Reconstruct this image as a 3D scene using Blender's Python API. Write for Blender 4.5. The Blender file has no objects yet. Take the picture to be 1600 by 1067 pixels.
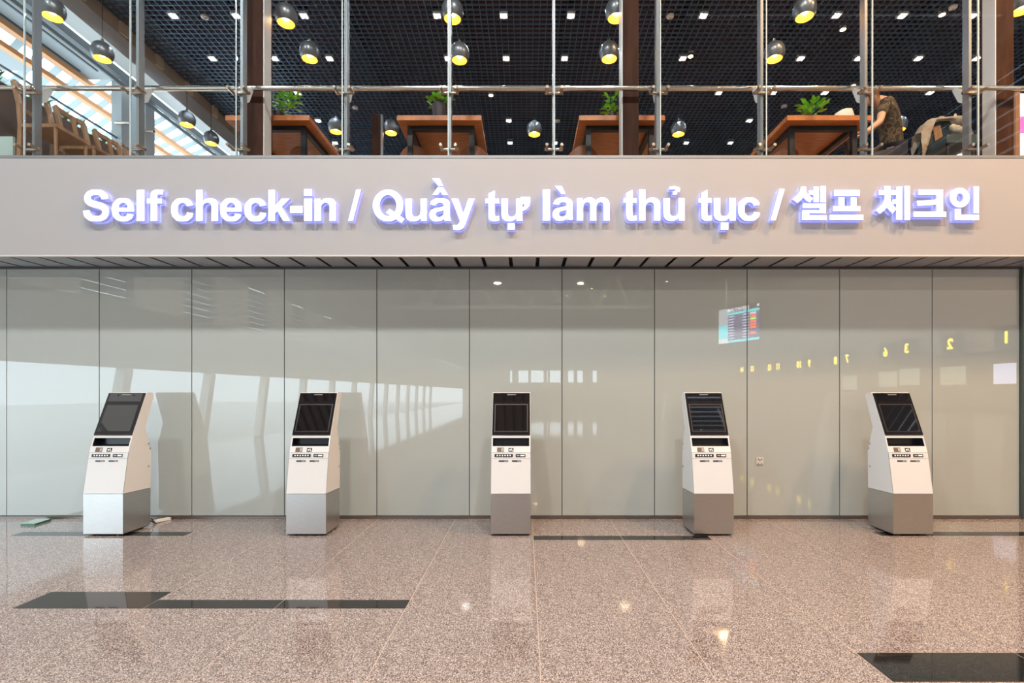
import bpy, bmesh, math, random
from mathutils import Vector, Matrix, noise

random.seed(7)
S = bpy.context.scene
COL = S.collection
PI = math.pi

# ------------------------------------------------------------------ camera
F, CX, CY, EYE = 810.0, 821.0, 613.0, 1.48       # focal length and vanishing point in photo pixels, eye height
cam_d = bpy.data.cameras.new('camera')
cam = bpy.data.objects.new('camera', cam_d)
COL.objects.link(cam)
cam.location = (0, 0, EYE)
cam.rotation_euler = (PI / 2, 0, 0)
cam_d.sensor_width = 36.0
cam_d.lens = F / 1600 * 36
cam_d.shift_x = (800 - CX) / 1600
cam_d.shift_y = (CY - 533.5) / 1600
cam_d.clip_end = 500
S.camera = cam

# ------------------------------------------------------------------ sky, exposure
w = bpy.data.worlds.new('world')
S.world = w
w.use_nodes = True
bg = w.node_tree.nodes['Background']
bg.inputs[0].default_value = (0.74, 0.90, 1.0, 1)      # even overcast sky
bg.inputs[1].default_value = 4.0
S.view_settings.view_transform = 'Standard'
S.view_settings.look = 'None'
S.view_settings.exposure = 0.30
S.view_settings.gamma = 1.0
S.view_settings.use_curve_mapping = False
S.cycles.max_bounces = 10
S.cycles.transparent_max_bounces = 24
S.cycles.sample_clamp_indirect = 6.0
S.cycles.blur_glossy = 0.5

# hall lamps: (x, y, watts, colour); each hangs in a round fixture under the hall roof, built further down
WARM = (1.0, 0.70, 0.42)
AMBER = (1.0, 0.60, 0.30)
SOFT = (1.0, 0.95, 0.92)
COOL = (0.78, 0.93, 1.0)
HALL_LAMPS = [(-5.6, 1.2, 230, COOL), (-2.0, 1.2, 290, SOFT), (1.45, 1.2, 310, SOFT), (5.2, 3.0, 430, AMBER), (8.4, 2.6, 430, AMBER),
              (-6.0, -6.6, 130, COOL), (-2.0, -6.6, 130, SOFT), (2.5, -6.6, 160, SOFT), (7.0, -6.6, 200, WARM),
              (-3.0, -14.0, 200, COOL), (5.0, -14.0, 220, WARM), (-2.0, -25.0, 260, SOFT), (4.0, -25.0, 260, WARM), (1.0, -38.0, 300, WARM)]
DOWNLIGHT_L = 520.0
BULB_L = 60.0

# ------------------------------------------------------------------ materials
MATS = {}


def mat(name, col=(.5, .5, .5), rough=.5, metal=0.0, ior=1.5, emit=None, strength=1.0, coat=0.0):
    if name in MATS:
        return MATS[name]
    m = bpy.data.materials.new(name)
    m.use_nodes = True
    b = m.node_tree.nodes['Principled BSDF']
    b.inputs['Base Color'].default_value = (*col, 1)
    b.inputs['Roughness'].default_value = rough
    b.inputs['Metallic'].default_value = metal
    b.inputs['IOR'].default_value = ior
    b.inputs['Coat Weight'].default_value = coat
    b.inputs['Coat Roughness'].default_value = 0.04
    if emit:
        b.inputs['Emission Color'].default_value = (*emit, 1)
        b.inputs['Emission Strength'].default_value = strength
    MATS[name] = m
    return m


def ramp_noise(m, scale, stops, vec_scale=(1, 1, 1), detail=3, bump=0.0, to='Base Color', kind='noise', rough_n=0.6):
    nt = m.node_tree
    b = nt.nodes['Principled BSDF']
    tc = nt.nodes.new('ShaderNodeTexCoord')
    mp = nt.nodes.new('ShaderNodeMapping')
    mp.inputs['Scale'].default_value = vec_scale
    if kind == 'noise':
        n = nt.nodes.new('ShaderNodeTexNoise')
        n.inputs['Detail'].default_value = detail
        n.inputs['Roughness'].default_value = rough_n
        out = n.outputs['Fac']
    else:
        n = nt.nodes.new('ShaderNodeTexVoronoi')
        out = n.outputs['Color']
    n.inputs['Scale'].default_value = scale
    r = nt.nodes.new('ShaderNodeValToRGB')
    els = r.color_ramp.elements
    while len(els) < len(stops):
        els.new(0.5)
    for e, (p, c) in zip(els, stops):
        e.position = p
        e.color = (*c, 1)
    nt.links.new(tc.outputs['Object'], mp.inputs['Vector'])
    nt.links.new(mp.outputs['Vector'], n.inputs['Vector'])
    nt.links.new(out, r.inputs['Fac'])
    nt.links.new(r.outputs['Color'], b.inputs[to])
    if bump:
        bp = nt.nodes.new('ShaderNodeBump')
        bp.inputs['Strength'].default_value = bump
        bp.inputs['Distance'].default_value = 0.01
        nt.links.new(out, bp.inputs['Height'])
        nt.links.new(bp.outputs['Normal'], b.inputs['Normal'])
    return m


M_granite = ramp_noise(mat('granite', rough=.055, ior=1.6), 230, [(.18, (.055, .040, .037)), (.40, (.172, .130, .117)), (.60, (.252, .197, .180)), (.82, (.52, .45, .42))], kind='cells')
M_dark_granite = ramp_noise(mat('dark_granite', rough=.045, ior=1.45), 220, [(.35, (.005, .005, .006)), (.65, (.010, .010, .010)), (.9, (.05, .045, .045))], kind='cells')
M_grout = mat('grout', (.42, .31, .23), .8)
M_wallglass = mat('back_painted_glass', (.40, .425, .405), .012, ior=1.75)
M_joint = mat('joint_seal', (.035, .05, .05), .5)
M_fascia = mat('painted_fascia', (.385, .375, .385), .42)
M_fascia_edge = mat('fascia_edge', (.62, .58, .54), .4)
M_soffit = mat('soffit_aluminium', (.34, .34, .36), .35, .25)
M_soffit_gap = mat('soffit_gap', (.012, .014, .045), .8)
M_steel = ramp_noise(mat('brushed_steel', rough=.30, metal=1.0), 30, [(.3, (.50, .48, .46)), (.7, (.60, .585, .57))], vec_scale=(.4, .4, 14), detail=4)
M_mullion = mat('mullion_steel', (.28, .29, .30), .5, .7)
M_rail = mat('rail_steel', (.70, .66, .60), .16, 1.0)
M_spider = mat('spider_steel', (.60, .50, .42), .25, 1.0)
M_white = mat('kiosk_white', (.66, .655, .655), .32)
M_seam = mat('seam_grey', (.30, .29, .28), .5)
M_bezel = mat('kiosk_bezel', (.013, .010, .010), .12, ior=1.5)
M_screen = mat('kiosk_screen', (.008, .008, .010), .03, ior=2.2)
M_black = mat('black_plastic', (.012, .012, .015), .35)
M_navy = mat('tray_black', (.008, .009, .016), .25)
M_icon = mat('icon_white', (.8, .8, .8), .4)
M_sticker = mat('sticker_brown', (.15, .10, .07), .4)
M_grey = mat('plain_grey', (.36, .36, .36), .5)
M_letter_face = mat('letter_face', (.9, .9, .9), .4, emit=(.90, .95, 1.0), strength=1.25)
M_letter_side = mat('letter_side', (.46, .46, .66), .35, emit=(.20, .25, 1.0), strength=.34)
M_halo = mat('letter_halo', (.3, .3, .8), .4, emit=(.28, .34, 1.0), strength=4.0)
M_wood = ramp_noise(mat('table_wood', rough=.38), 6, [(.25, (.30, .085, .020)), (.55, (.46, .145, .036)), (.8, (.58, .22, .06))], vec_scale=(1, 6, 1), detail=5)
M_darkwood = ramp_noise(mat('column_wood', rough=.65, ior=1.2), 4, [(.25, (.028, .011, .007)), (.6, (.055, .022, .013)), (.85, (.08, .036, .021))], vec_scale=(5, 5, .5), detail=5)
M_chairwood = ramp_noise(mat('chair_wood', rough=.4), 6, [(.25, (.20, .10, .045)), (.7, (.36, .20, .10))], vec_scale=(3, 3, .6), detail=4)
M_shell = ramp_noise(mat('chair_shell', rough=.35), 5, [(.25, (.16, .05, .022)), (.7, (.30, .11, .045))], vec_scale=(1, 1, 5), detail=4)
M_iron = mat('dark_iron', (.016, .015, .02), .45, .3)
M_lamp = mat('lamp_graphite', (.20, .21, .225), .33, .6)
M_gold = mat('lamp_gold', (.95, .56, .10), .35, .6)
M_bulb = mat('bulb', (1, .8, .5), .4, emit=(1.0, .72, .30), strength=BULB_L)
M_dl = mat('downlight_panel', (1, 1, 1), .4, emit=(.80, .90, 1.0), strength=DOWNLIGHT_L)
M_dlwarm = mat('downlight_warm', (1, .8, .6), .4, emit=(1.0, .60, .25), strength=30)
M_grid = mat('ceiling_grid', (.13, .19, .28), .36, .35)
M_plenum = mat('ceiling_void', (.045, .022, .036), .9)
M_duct = mat('duct_black', (.010, .010, .016), .6)
M_leaf = ramp_noise(mat('leaf_green', rough=.4), 18, [(.3, (.09, .36, .02)), (.7, (.30, .75, .06))])
M_darkleaf = ramp_noise(mat('leaf_dark', rough=.4), 18, [(.3, (.03, .13, .02)), (.7, (.10, .32, .05))])
M_pot = mat('pot_dark', (.035, .022, .025), .5)
M_soil = mat('soil', (.02, .013, .008), .9)
M_rail_white = mat('white_paint', (.62, .64, .64), .4)
M_beige = mat('beige_paint', (.42, .36, .30), .5)
M_block = mat('block_cream', (.62, .54, .42), .5)
M_ashgrey = mat('atrium_panel', (.25, .27, .28), .5)
M_orange = mat('timber_orange', (.60, .26, .09), .45)
M_column_white = mat('column_white', (.66, .64, .62), .42)
M_roof = ramp_noise(mat('hall_roof', rough=.6), 3, [(.3, (.15, .095, .065)), (.7, (.20, .13, .09))], vec_scale=(8, .4, 1))
M_hallwall = mat('hall_wall', (.50, .45, .40), .6)
M_truss = mat('truss_white', (.72, .72, .70), .4)
M_dark = mat('dark_wall', (.018, .022, .05), .6)
M_mezzfloor = ramp_noise(mat('oak_floor', rough=.4), 4, [(.3, (.30, .19, .12)), (.7, (.42, .28, .18))], vec_scale=(1, 8, 1))
M_concrete = mat('forecourt', (.72, .73, .72), .8)
M_skin = mat('skin', (.56, .30, .20), .5)
M_hair = mat('hair_brown', (.13, .055, .025), .45)
M_camo = ramp_noise(mat('camo_cloth', rough=.85), 9, [(.36, (.028, .020, .014)), (.47, (.10, .065, .035)), (.56, (.045, .04, .022)), (.68, (.17, .115, .065))], detail=1)
M_camo.node_tree.nodes['Color Ramp'].color_ramp.interpolation = 'CONSTANT'
M_trouser = mat('trousers_navy', (.018, .018, .03), .8)
M_jacket = ramp_noise(mat('jacket_beige', rough=.85), 14, [(.3, (.42, .37, .30)), (.7, (.56, .50, .42))], bump=.4)
M_teal = mat('chair_teal', (.012, .032, .042), .6)
M_cable = mat('cable_black', (.01, .01, .01), .5)
M_trunk = mat('trunking_white', (.75, .74, .70), .5)
M_edgeglass = mat('green_glass_edge', (.03, .16, .09), .1)
M_plateglass = mat('glass_plate', (.30, .40, .36), .05)
M_yellow = mat('sign_yellow', (1, .8, .1), .4, emit=(1.0, .72, .02), strength=9)
M_signbox = mat('sign_box', (.08, .08, .08), .4)
M_bd_white = mat('board_white', (.9, .9, .95), .4, emit=(.85, .9, 1.0), strength=4.5)
M_bd_teal = mat('board_teal', (.1, .6, .7), .4, emit=(.10, .75, .85), strength=6)
M_bd_row = mat('board_row', (.2, .2, .4), .4, emit=(.10, .13, .42), strength=2.6)
M_bd_row2 = mat('board_row_light', (.5, .5, .7), .4, emit=(.70, .75, .95), strength=5)
M_bd_red = mat('board_red', (.9, .1, .05), .4, emit=(1.0, .10, .04), strength=8)
M_bd_green = mat('board_green', (.3, .9, .1), .4, emit=(.35, .95, .10), strength=7)
M_bd_photo = mat('board_photo', (.4, .45, .5), .4, emit=(.45, .5, .55), strength=5)
M_pink = mat('panel_pink', (.9, .1, .4), .4, emit=(1, .12, .42), strength=.8)
M_litpanel = mat('panel_white', (.9, .9, .9), .4, emit=(.9, .97, 1), strength=1.0)
M_monitor = mat('counter_screen', (.6, .65, .9), .4, emit=(.62, .70, .95), strength=4)
M_greenscreen = mat('counter_screen_green', (.6, .7, .6), .4, emit=(.55, .72, .50), strength=.7)
M_fixture = mat('fixture_white', (.7, .7, .7), .4)
M_hall_bulb = mat('hall_bulb', (1, .9, .7), .4, emit=(1, .80, .50), strength=25)


def clear_glass(name, tint=(1, 1, 1), refl=1.45):
    m = bpy.data.materials.new(name)
    m.use_nodes = True
    nt = m.node_tree
    nt.nodes.remove(nt.nodes['Principled BSDF'])
    out = nt.nodes['Material Output']
    t = nt.nodes.new('ShaderNodeBsdfTransparent')
    t.inputs[0].default_value = (*tint, 1)
    g = nt.nodes.new('ShaderNodeBsdfGlossy')
    g.inputs['Roughness'].default_value = 0.02
    fr = nt.nodes.new('ShaderNodeFresnel')
    fr.inputs['IOR'].default_value = refl
    mx = nt.nodes.new('ShaderNodeMixShader')
    nt.links.new(fr.outputs[0], mx.inputs[0])
    nt.links.new(t.outputs[0], mx.inputs[1])
    nt.links.new(g.outputs[0], mx.inputs[2])
    nt.links.new(mx.outputs[0], out.inputs[0])
    return m


M_glass = clear_glass('clear_glass', (.97, .985, .985), 1.13)
M_glassedge = mat('glass_edge', (.42, .50, .52), .2)


# ------------------------------------------------------------------ helpers
def at(px, py, d):
    """photo pixel + distance from the lens along Y -> point in the room"""
    return Vector(((px - CX) * d / F, d, EYE + (CY - py) * d / F))


def xat(px, d):
    return (px - CX) * d / F


def zat(py, d):
    return EYE + (CY - py) * d / F


def origin_of(p):
    v = Vector((0, 0, 0))
    while p is not None:
        v += p.location
        p = p.parent
    return v


class MB:
    """collects shapes, builds ONE mesh object"""

    def __init__(self):
        self.bm = bmesh.new()

    def box(self, x0, x1, y0, y1, z0, z1):
        vs = [self.bm.verts.new((x, y, z)) for x in (x0, x1) for y in (y0, y1) for z in (z0, z1)]
        for f in ((0, 1, 3, 2), (4, 6, 7, 5), (0, 4, 5, 1), (2, 3, 7, 6), (0, 2, 6, 4), (1, 5, 7, 3)):
            self.bm.faces.new([vs[i] for i in f])
        return self

    def obox(self, c, ax, ay, az, hx, hy, hz):
        c, ax, ay, az = Vector(c), Vector(ax), Vector(ay), Vector(az)
        vs = [self.bm.verts.new(c + ax * hx * i + ay * hy * j + az * hz * k) for i in (-1, 1) for j in (-1, 1) for k in (-1, 1)]
        for f in ((0, 1, 3, 2), (4, 6, 7, 5), (0, 4, 5, 1), (2, 3, 7, 6), (0, 2, 6, 4), (1, 5, 7, 3)):
            self.bm.faces.new([vs[i] for i in f])
        return self

    def bar(self, a, b, wd, ht, up=(0, 0, 1)):
        a, b = Vector(a), Vector(b)
        d = (b - a)
        L = d.length
        d.normalize()
        up = Vector(up)
        if abs(d.dot(up)) > .99:
            up = Vector((0, 1, 0))
        s = d.cross(up).normalized()
        u = s.cross(d)
        return self.obox((a + b) / 2, s, d, u, wd / 2, L / 2, ht / 2)

    def prism(self, prof, x0, x1):
        """profile of (y, z) points extruded along X"""
        a = [self.bm.verts.new((x0, y, z)) for y, z in prof]
        b = [self.bm.verts.new((x1, y, z)) for y, z in prof]
        n = len(prof)
        self.bm.faces.new(a)
        self.bm.faces.new(list(reversed(b)))
        for i in range(n):
            j = (i + 1) % n
            self.bm.faces.new((a[i], b[i], b[j], a[j]))
        return self

    def tube(self, a, b, r, n=12, r2=None):
        a, b = Vector(a), Vector(b)
        r2 = r if r2 is None else r2
        d = (b - a).normalized()
        up = Vector((0, 0, 1)) if abs(d.z) < .95 else Vector((1, 0, 0))
        s = d.cross(up).normalized()
        u = s.cross(d)
        A, B = [], []
        for i in range(n):
            t = 2 * PI * i / n
            o = s * math.cos(t) + u * math.sin(t)
            A.append(self.bm.verts.new(a + o * r))
            B.append(self.bm.verts.new(b + o * r2))
        self.bm.faces.new(A)
        self.bm.faces.new(list(reversed(B)))
        for i in range(n):
            j = (i + 1) % n
            self.bm.faces.new((A[i], B[i], B[j], A[j]))
        return self

    def path(self, pts, r, n=8):
        for a, b in zip(pts, pts[1:]):
            self.tube(a, b, r, n)
        return self

    def lathe(self, prof, c=(0, 0, 0), n=24, cap=False):
        """profile (r, z) turned round the vertical through c"""
        c = Vector(c)
        rings = []
        for r, z in prof:
            if r < 1e-6:
                rings.append([self.bm.verts.new(c + Vector((0, 0, z)))])
            else:
                rings.append([self.bm.verts.new(c + Vector((r * math.cos(2 * PI * i / n), r * math.sin(2 * PI * i / n), z))) for i in range(n)])
        for p, q in zip(rings, rings[1:]):
            for i in range(n):
                j = (i + 1) % n
                if len(p) == 1 and len(q) == 1:
                    continue
                if len(p) == 1:
                    self.bm.faces.new((p[0], q[j], q[i]))
                elif len(q) == 1:
                    self.bm.faces.new((p[i], p[j], q[0]))
                else:
                    self.bm.faces.new((p[i], p[j], q[j], q[i]))
        return self

    def bevel(self, w_, seg=2):
        es = [e for e in self.bm.edges if len(e.link_faces) == 2 and e.calc_face_angle(0) > .35]
        bmesh.ops.bevel(self.bm, geom=es, offset=w_, segments=seg, affect='EDGES', profile=.5, clamp_overlap=True)
        return self

    def build(self, name, m, parent=None, smooth=False, label=None, mats=None, local=False):
        bm = self.bm
        if parent is not None and not local:
            o_ = origin_of(parent)
            if o_.length > 0:
                bmesh.ops.translate(bm, verts=bm.verts[:], vec=-o_)
        bmesh.ops.recalc_face_normals(bm, faces=bm.faces[:])
        me = bpy.data.meshes.new(name)
        bm.to_mesh(me)
        bm.free()
        return link(name, me, m, parent, smooth, label, mats)


def link(name, me, m, parent=None, smooth=False, label=None, mats=None):
    for mm in (mats or [m]):
        me.materials.append(mm)
    if smooth:
        me.polygons.foreach_set('use_smooth', [True] * len(me.polygons))
        try:
            me.set_sharp_from_angle(angle=math.radians(40))
        except Exception:
            pass
    o = bpy.data.objects.new(name, me)
    COL.objects.link(o)
    if parent is not None:
        o.parent = parent
    if label:
        o['label'] = label
    return o


def tag(o, label, cat, group=None):
    o['label'] = label
    o['category'] = cat
    if group:
        o['group'] = group
    return o


def thing(name, loc, label, cat, group=None):
    o = bpy.data.objects.new(name, None)
    o.empty_display_size = .1
    COL.objects.link(o)
    o.location = loc
    return tag(o, label, cat, group)


def struct(o):
    o['kind'] = 'structure'
    return o


def dup(root, loc, label=None, rotz=None):
    r = root.copy()
    COL.objects.link(r)
    r.location = loc
    if rotz is not None:
        r.rotation_euler = (0, 0, rotz)
    if label:
        r['label'] = label

    def kids(src, dst):
        for ch in list(src.children):
            c = ch.copy()
            COL.objects.link(c)
            c.parent = dst
            kids(ch, c)
    kids(root, r)
    return r


def ordinal(i):
    return ['first', 'second', 'third', 'fourth', 'fifth', 'sixth', 'seventh', 'eighth', 'ninth', 'tenth', 'eleventh', 'twelfth', 'thirteenth'][i]


def skin(verts, edges, radii, name, m, parent, sub=2, local=False):
    me = bpy.data.meshes.new(name + '_s')
    o_ = origin_of(parent) if (parent and not local) else Vector((0, 0, 0))
    me.from_pydata([Vector(v) - o_ for v in verts], edges, [])
    ob = bpy.data.objects.new(name, me)
    COL.objects.link(ob)
    md = ob.modifiers.new('skin', 'SKIN')
    for i, r in enumerate(radii):
        d = me.skin_vertices[0].data[i]
        d.radius = (r, r) if not isinstance(r, tuple) else r
        d.use_root = (i == 0)
    ms = ob.modifiers.new('sub', 'SUBSURF')
    ms.levels = sub
    ms.render_levels = sub
    dg = bpy.context.evaluated_depsgraph_get()
    new = bpy.data.meshes.new_from_object(ob.evaluated_get(dg))
    bpy.data.objects.remove(ob)
    bpy.data.meshes.remove(me)
    new.materials.clear()
    return link(name, new, m, parent, True)


# ------------------------------------------------------------------ STRUCTURE
WALL_Y = 6.086
FASC_Y = 5.587
SOFF_Z = 2.953
FASC_TOP = 4.004
MEZZ_Z = 4.05
CEIL_Z = EYE + 5.67
TILE = 0.9
X_J = 0.079          # a floor joint
Y_J = 3.55

# --- floor: grout bed + hall slab, tiles as pieces
TX0, TX1 = X_J - TILE * 9, X_J + TILE * 9
TY0 = Y_J - TILE * 2
TY1 = 6.16
b = MB()
b.box(TX0, TX1, TY0, TY1, -.06, -.0012)
floor = struct(b.build('floor', M_grout))
b = MB()
b.box(-9.0, 12, -62, TY0 - .004, -.06, 0)
b.box(-9.0, TX0 - .004, TY0 - .004, TY1, -.06, 0)
b.box(TX1 + .004, 12, TY0 - .004, TY1, -.06, 0)
b.build('floor_slab', M_granite, floor)
G = .0045
# dark inlay strips: column index -> list of (y0, y1) cut out of the granite in that column
inlay = {}
for k in (-4,):
    inlay.setdefault(k, []).append((Y_J, Y_J + .30))
for k in (-3, -2):
    inlay.setdefault(k, []).append((Y_J, Y_J + .15))
for k in (0, 1):
    inlay.setdefault(k, []).append((5.20, 5.35))
for k in (4, 5, 6, 7):
    inlay.setdefault(k, []).append((5.35, 5.50))
for k in (-6, -5):
    inlay.setdefault(k, []).append((5.35, 5.50))
for k in (2, 3, 4):
    inlay.setdefault(k, []).append((2.65, 2.95))
tile_cache = {}


def tile(kx, y0, y1, m, nm):
    x0 = X_J + kx * TILE
    key = (round(y1 - y0, 3), nm)
    cx, cy = x0 + TILE / 2, (y0 + y1) / 2
    hx, hy = TILE / 2 - G / 2, (y1 - y0) / 2 - G / 2
    if key not in tile_cache:
        o = MB().box(-hx, hx, -hy, hy, -.02, 0).build(nm, m, floor)
        tile_cache[key] = o.data
    else:
        o = bpy.data.objects.new(nm, tile_cache[key])
        COL.objects.link(o)
        o.parent = floor
    o.location = (cx, cy, 0)
    return o


for kx in range(-9, 9):
    for ky in range(-2, 3):
        y0 = Y_J + ky * TILE
        y1 = min(y0 + TILE, TY1)
        cuts = sorted(c for c in inlay.get(kx, []) if c[0] >= y0 - 1e-4 and c[1] <= y1 + 1e-4)
        y = y0
        for c0, c1 in cuts:
            if c0 - y > .01:
                tile(kx, y, c0, M_granite, 'floor_tile')
            tile(kx, c0, c1, M_dark_granite, 'inlay_tile')
            y = c1
        if y1 - y > .01:
            tile(kx, y, y1, M_granite, 'floor_tile')

# --- glazed back wall: backing + panels
b = MB()
b.box(-9.0, 5.80, WALL_Y + .02, WALL_Y + .12, 0, 3.3)
wall_back = struct(b.build('wall_back', M_joint))
P_W = 144.6 * WALL_Y / F
xj = [xat(10.5 + 144.6 * i, WALL_Y) for i in range(-3, 12)]
xj[-1] = xat(1593, WALL_Y)
for a_, c_ in zip(xj, xj[1:]):
    b = MB().box(a_ + .005, c_ - .005, WALL_Y, WALL_Y + .016, .035, 2.925)
    b.build('glass_panel', M_wallglass, wall_back)
for x_ in xj[1:-1]:
    MB().box(x_ - .004, x_ + .004, WALL_Y + .006, WALL_Y + .018, .035, 2.925).build('joint_seal', M_joint, wall_back)
struct(MB().box(-9.0, 5.80, WALL_Y - .03, WALL_Y + .018, 0, .030).bevel(.004, 1).build('baseboard_back', mat('plinth_metal', (.20, .17, .15), .3, .8)))
struct(MB().box(-9.0, 5.80, WALL_Y - .02, WALL_Y + .018, 2.925, 2.952).build('trim_1', mat('head_channel', (.045, .045, .05), .4)))
# dark end post and return of the wall at the right
struct(MB().box(5.802, 5.90, WALL_Y - .04, WALL_Y + .12, 0, 2.95).build('trim_2', mat('end_post', (.10, .115, .105), .3, .5)))
struct(MB().box(5.92, 12, WALL_Y + .0, WALL_Y + .1, 0, 2.95).build('wall_back_end', mat('end_wall', (.35, .31, .27), .5)))
# socket plate on the glass wall
c = at(1187, 720, WALL_Y)
so = thing('socket_plate', (c.x, WALL_Y, c.z), 'small square white socket plate on the glass wall near the fourth kiosk', 'socket')
MB().box(c.x - .042, c.x + .042, WALL_Y - .008, WALL_Y, c.z - .042, c.z + .042).bevel(.003, 1).build('faceplate', mat('socket_face', (.55, .54, .50), .4), so)
for dx, dz in ((-.018, .02), (.018, .02), (0, .005), (-.02, -.034), (.02, -.034)):
    MB().box(c.x + dx - .006, c.x + dx + .006, WALL_Y - .0095, WALL_Y - .0075, c.z + dz - .005, c.z + dz + .005).build('socket_hole', M_black, so)

# --- fascia band and its soffit
b = MB()
b.box(-9.0, 12, FASC_Y, FASC_Y + .10, SOFF_Z + .006, FASC_TOP)
fascia = struct(b.build('wall_front', M_fascia))
MB().box(-9.0, 12, FASC_Y - .006, FASC_Y + .03, SOFF_Z - .008, SOFF_Z + .006).build('fascia_edge', M_fascia_edge, fascia)
MB().box(-9.0, 12, FASC_Y - .004, FASC_Y + .13, FASC_TOP, FASC_TOP + .014).build('sill_channel', M_mullion, fascia)
b = MB().box(-9.0, 12, FASC_Y + .03, 6.4, SOFF_Z + .05, SOFF_Z + .09)
soffit = struct(b.build('ceiling_soffit', M_soffit_gap))
SP = .302
for k in range(-29, 25):
    x0 = .137 + SP * k
    MB().box(x0 + .021, x0 + SP - .021, FASC_Y + .03, WALL_Y + .03, SOFF_Z, SOFF_Z + .012).build('soffit_panel', M_soffit, soffit)
MB().box(-9, 12, FASC_Y + .03, FASC_Y + .055, SOFF_Z + .001, SOFF_Z + .03).build('soffit_edge', M_soffit, soffit)

# --- mezzanine slab, far wall, ceiling void
struct(MB().box(-6.75, 12, FASC_Y + .11, 16, MEZZ_Z - .35, MEZZ_Z).build('floor_mezzanine', M_mezzfloor))
wf = struct(MB().box(-6.2, 12, 14.2, 14.4, MEZZ_Z, CEIL_Z + .6).build('wall_far', M_dark))
MB().box(-5.5, 1.2, 13.9, 14.2, MEZZ_Z, MEZZ_Z + 1.25).build('wood_dado', M_darkwood, wf)
struct(MB().box(8.9, 9.0, 5.75, 14.2, MEZZ_Z, CEIL_Z + .6).build('wall_side', M_dark))
b = MB()
b.box(-6.2, 9, 5.72, 14.4, CEIL_Z + .50, CEIL_Z + .60)
ceiling = struct(b.build('ceiling', M_plenum))
CX0, CX1, CY0_, CY1_ = -6.2, 8.9, 5.75, 14.15
for k, xx in enumerate((-4.6, -2.9, -1.1, .75, 2.6, 4.5, 6.4)):
    MB().box(xx - .14, xx + .14, 5.8, 14.1, CEIL_Z + .16, CEIL_Z + .38).build('duct', M_duct, ceiling)
b = MB()
y = CY0_ + .05
while y < CY1_:
    b.box(CX0, CX1, y - .0038, y + .0038, CEIL_Z, CEIL_Z + .03)
    y += .1
x = CX0 + .02
while x < CX1:
    b.box(x - .0038, x + .0038, CY0_, CY1_, CEIL_Z + .001, CEIL_Z + .029)
    x += .1
g = b.build('cell_grid', M_grid, ceiling)
g['kind'] = 'stuff'

# --- bulkhead and beams along the left edge of the mezzanine ceiling
def ybeam(name, x0, x1, zr0, zr1, y0, y1, m, parent=None):
    return MB().box(x0, x1, y0, y1, EYE + zr0, EYE + zr1).build(name, m, parent)


bulk = struct(ybeam('trim_3', -6.30, -6.21, 5.50, 6.30, 5.75, 14.2, M_beige))
for i in range(9):
    y0 = 6.35 + i * .78
    MB().box(-6.212, -6.17, y0, y0 + .16, EYE + 5.50, EYE + 5.68).build('bracket_block', M_block, bulk)
struct(ybeam('trim_4', -6.50, -6.22, 5.22, 5.49, 5.75, 14.2, mat('beam_white', (.62, .64, .65), .4)))
struct(ybeam('trim_5', -6.75, -6.66, 5.20, 5.32, 5.75, 14.2, mat('gutter_grey', (.10, .11, .12), .5)))
sof = struct(MB().box(-7.95, -7.05, 5.75, 9.15, EYE + 5.52, EYE + 5.60).build('ceiling_atrium', M_ashgrey))
MB().box(-10.4, -8.40, 5.75, 8.9, EYE + 5.52, EYE + 5.60).build('atrium_panel', M_ashgrey, sof)
MB().box(-12.4, -10.48, 5.75, 8.6, EYE + 5.52, EYE + 5.60).build('atrium_panel', M_ashgrey, sof)
for xx in (-7.35, -7.65, -9.0, -9.6):
    MB().box(xx - .014, xx + .014, 5.75, 8.9, EYE + 5.505, EYE + 5.53).build('panel_joint', M_black, sof)
struct(ybeam('trim_6', -7.76, -7.66, 5.40, 5.48, 5.75, 13.2, M_orange))
struct(ybeam('trim_7', -8.10, -8.0, 5.30, 5.38, 5.75, 13.0, M_orange))
struct(ybeam('trim_8', -6.68, -6.65, 5.06, 5.12, 5.75, 13.0, mat('frame_dark', (.09, .10, .11), .4)))
struct(ybeam('trim_9', -7.10, -7.08, 4.40, 4.43, 6.2, 13.0, mat('frame_dark')))
# atrium columns
for px0, px1, d, ztop in ((174, 190, 9.0, 6.9), (205, 228, 9.3, 6.9), (308, 320, 11.2, 6.6)):
    x0, x1 = xat(px0, d), xat(px1, d)
    co = struct(MB().box(x0, x1, d, d + .22, MEZZ_Z, ztop).bevel(.01, 1).build('atrium_column', mat('column_grey', (.40, .43, .45), .4)))
    for zz in (5.15, 6.15):
        MB().tube(((x0 + x1) / 2, d - .02, zz), (x1 + .16, d - .02, zz), .028).build('clamp_arm', M_spider, co)
# louvred canopy outside, each blade a piece
lv = struct(MB().box(-18.0, -6.6, 15.0, 15.2, EYE + 6.1, EYE + 6.3).build('trim_10', M_rail_white))
ca, sa = math.cos(math.radians(-32)), math.sin(math.radians(-32))
for i in range(30):
    yy = 8.9 + i * .36
    c0 = Vector((-10.4, yy + 1.0, EYE + 5.9))
    dv = Vector((ca, sa, 0))
    MB().bar(c0 - dv * 4.2, c0 + dv * 3.4, .12, .03).build('canopy_louvre', mat('louvre', (.22, .28, .30), .4), lv)
for i in range(5):
    xx = -13.0 + i * 1.5
    MB().box(xx - .04, xx + .04, 8.2, 21, EYE + 5.95, EYE + 6.03).build('canopy_rib', mat('louvre'), lv)

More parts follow.
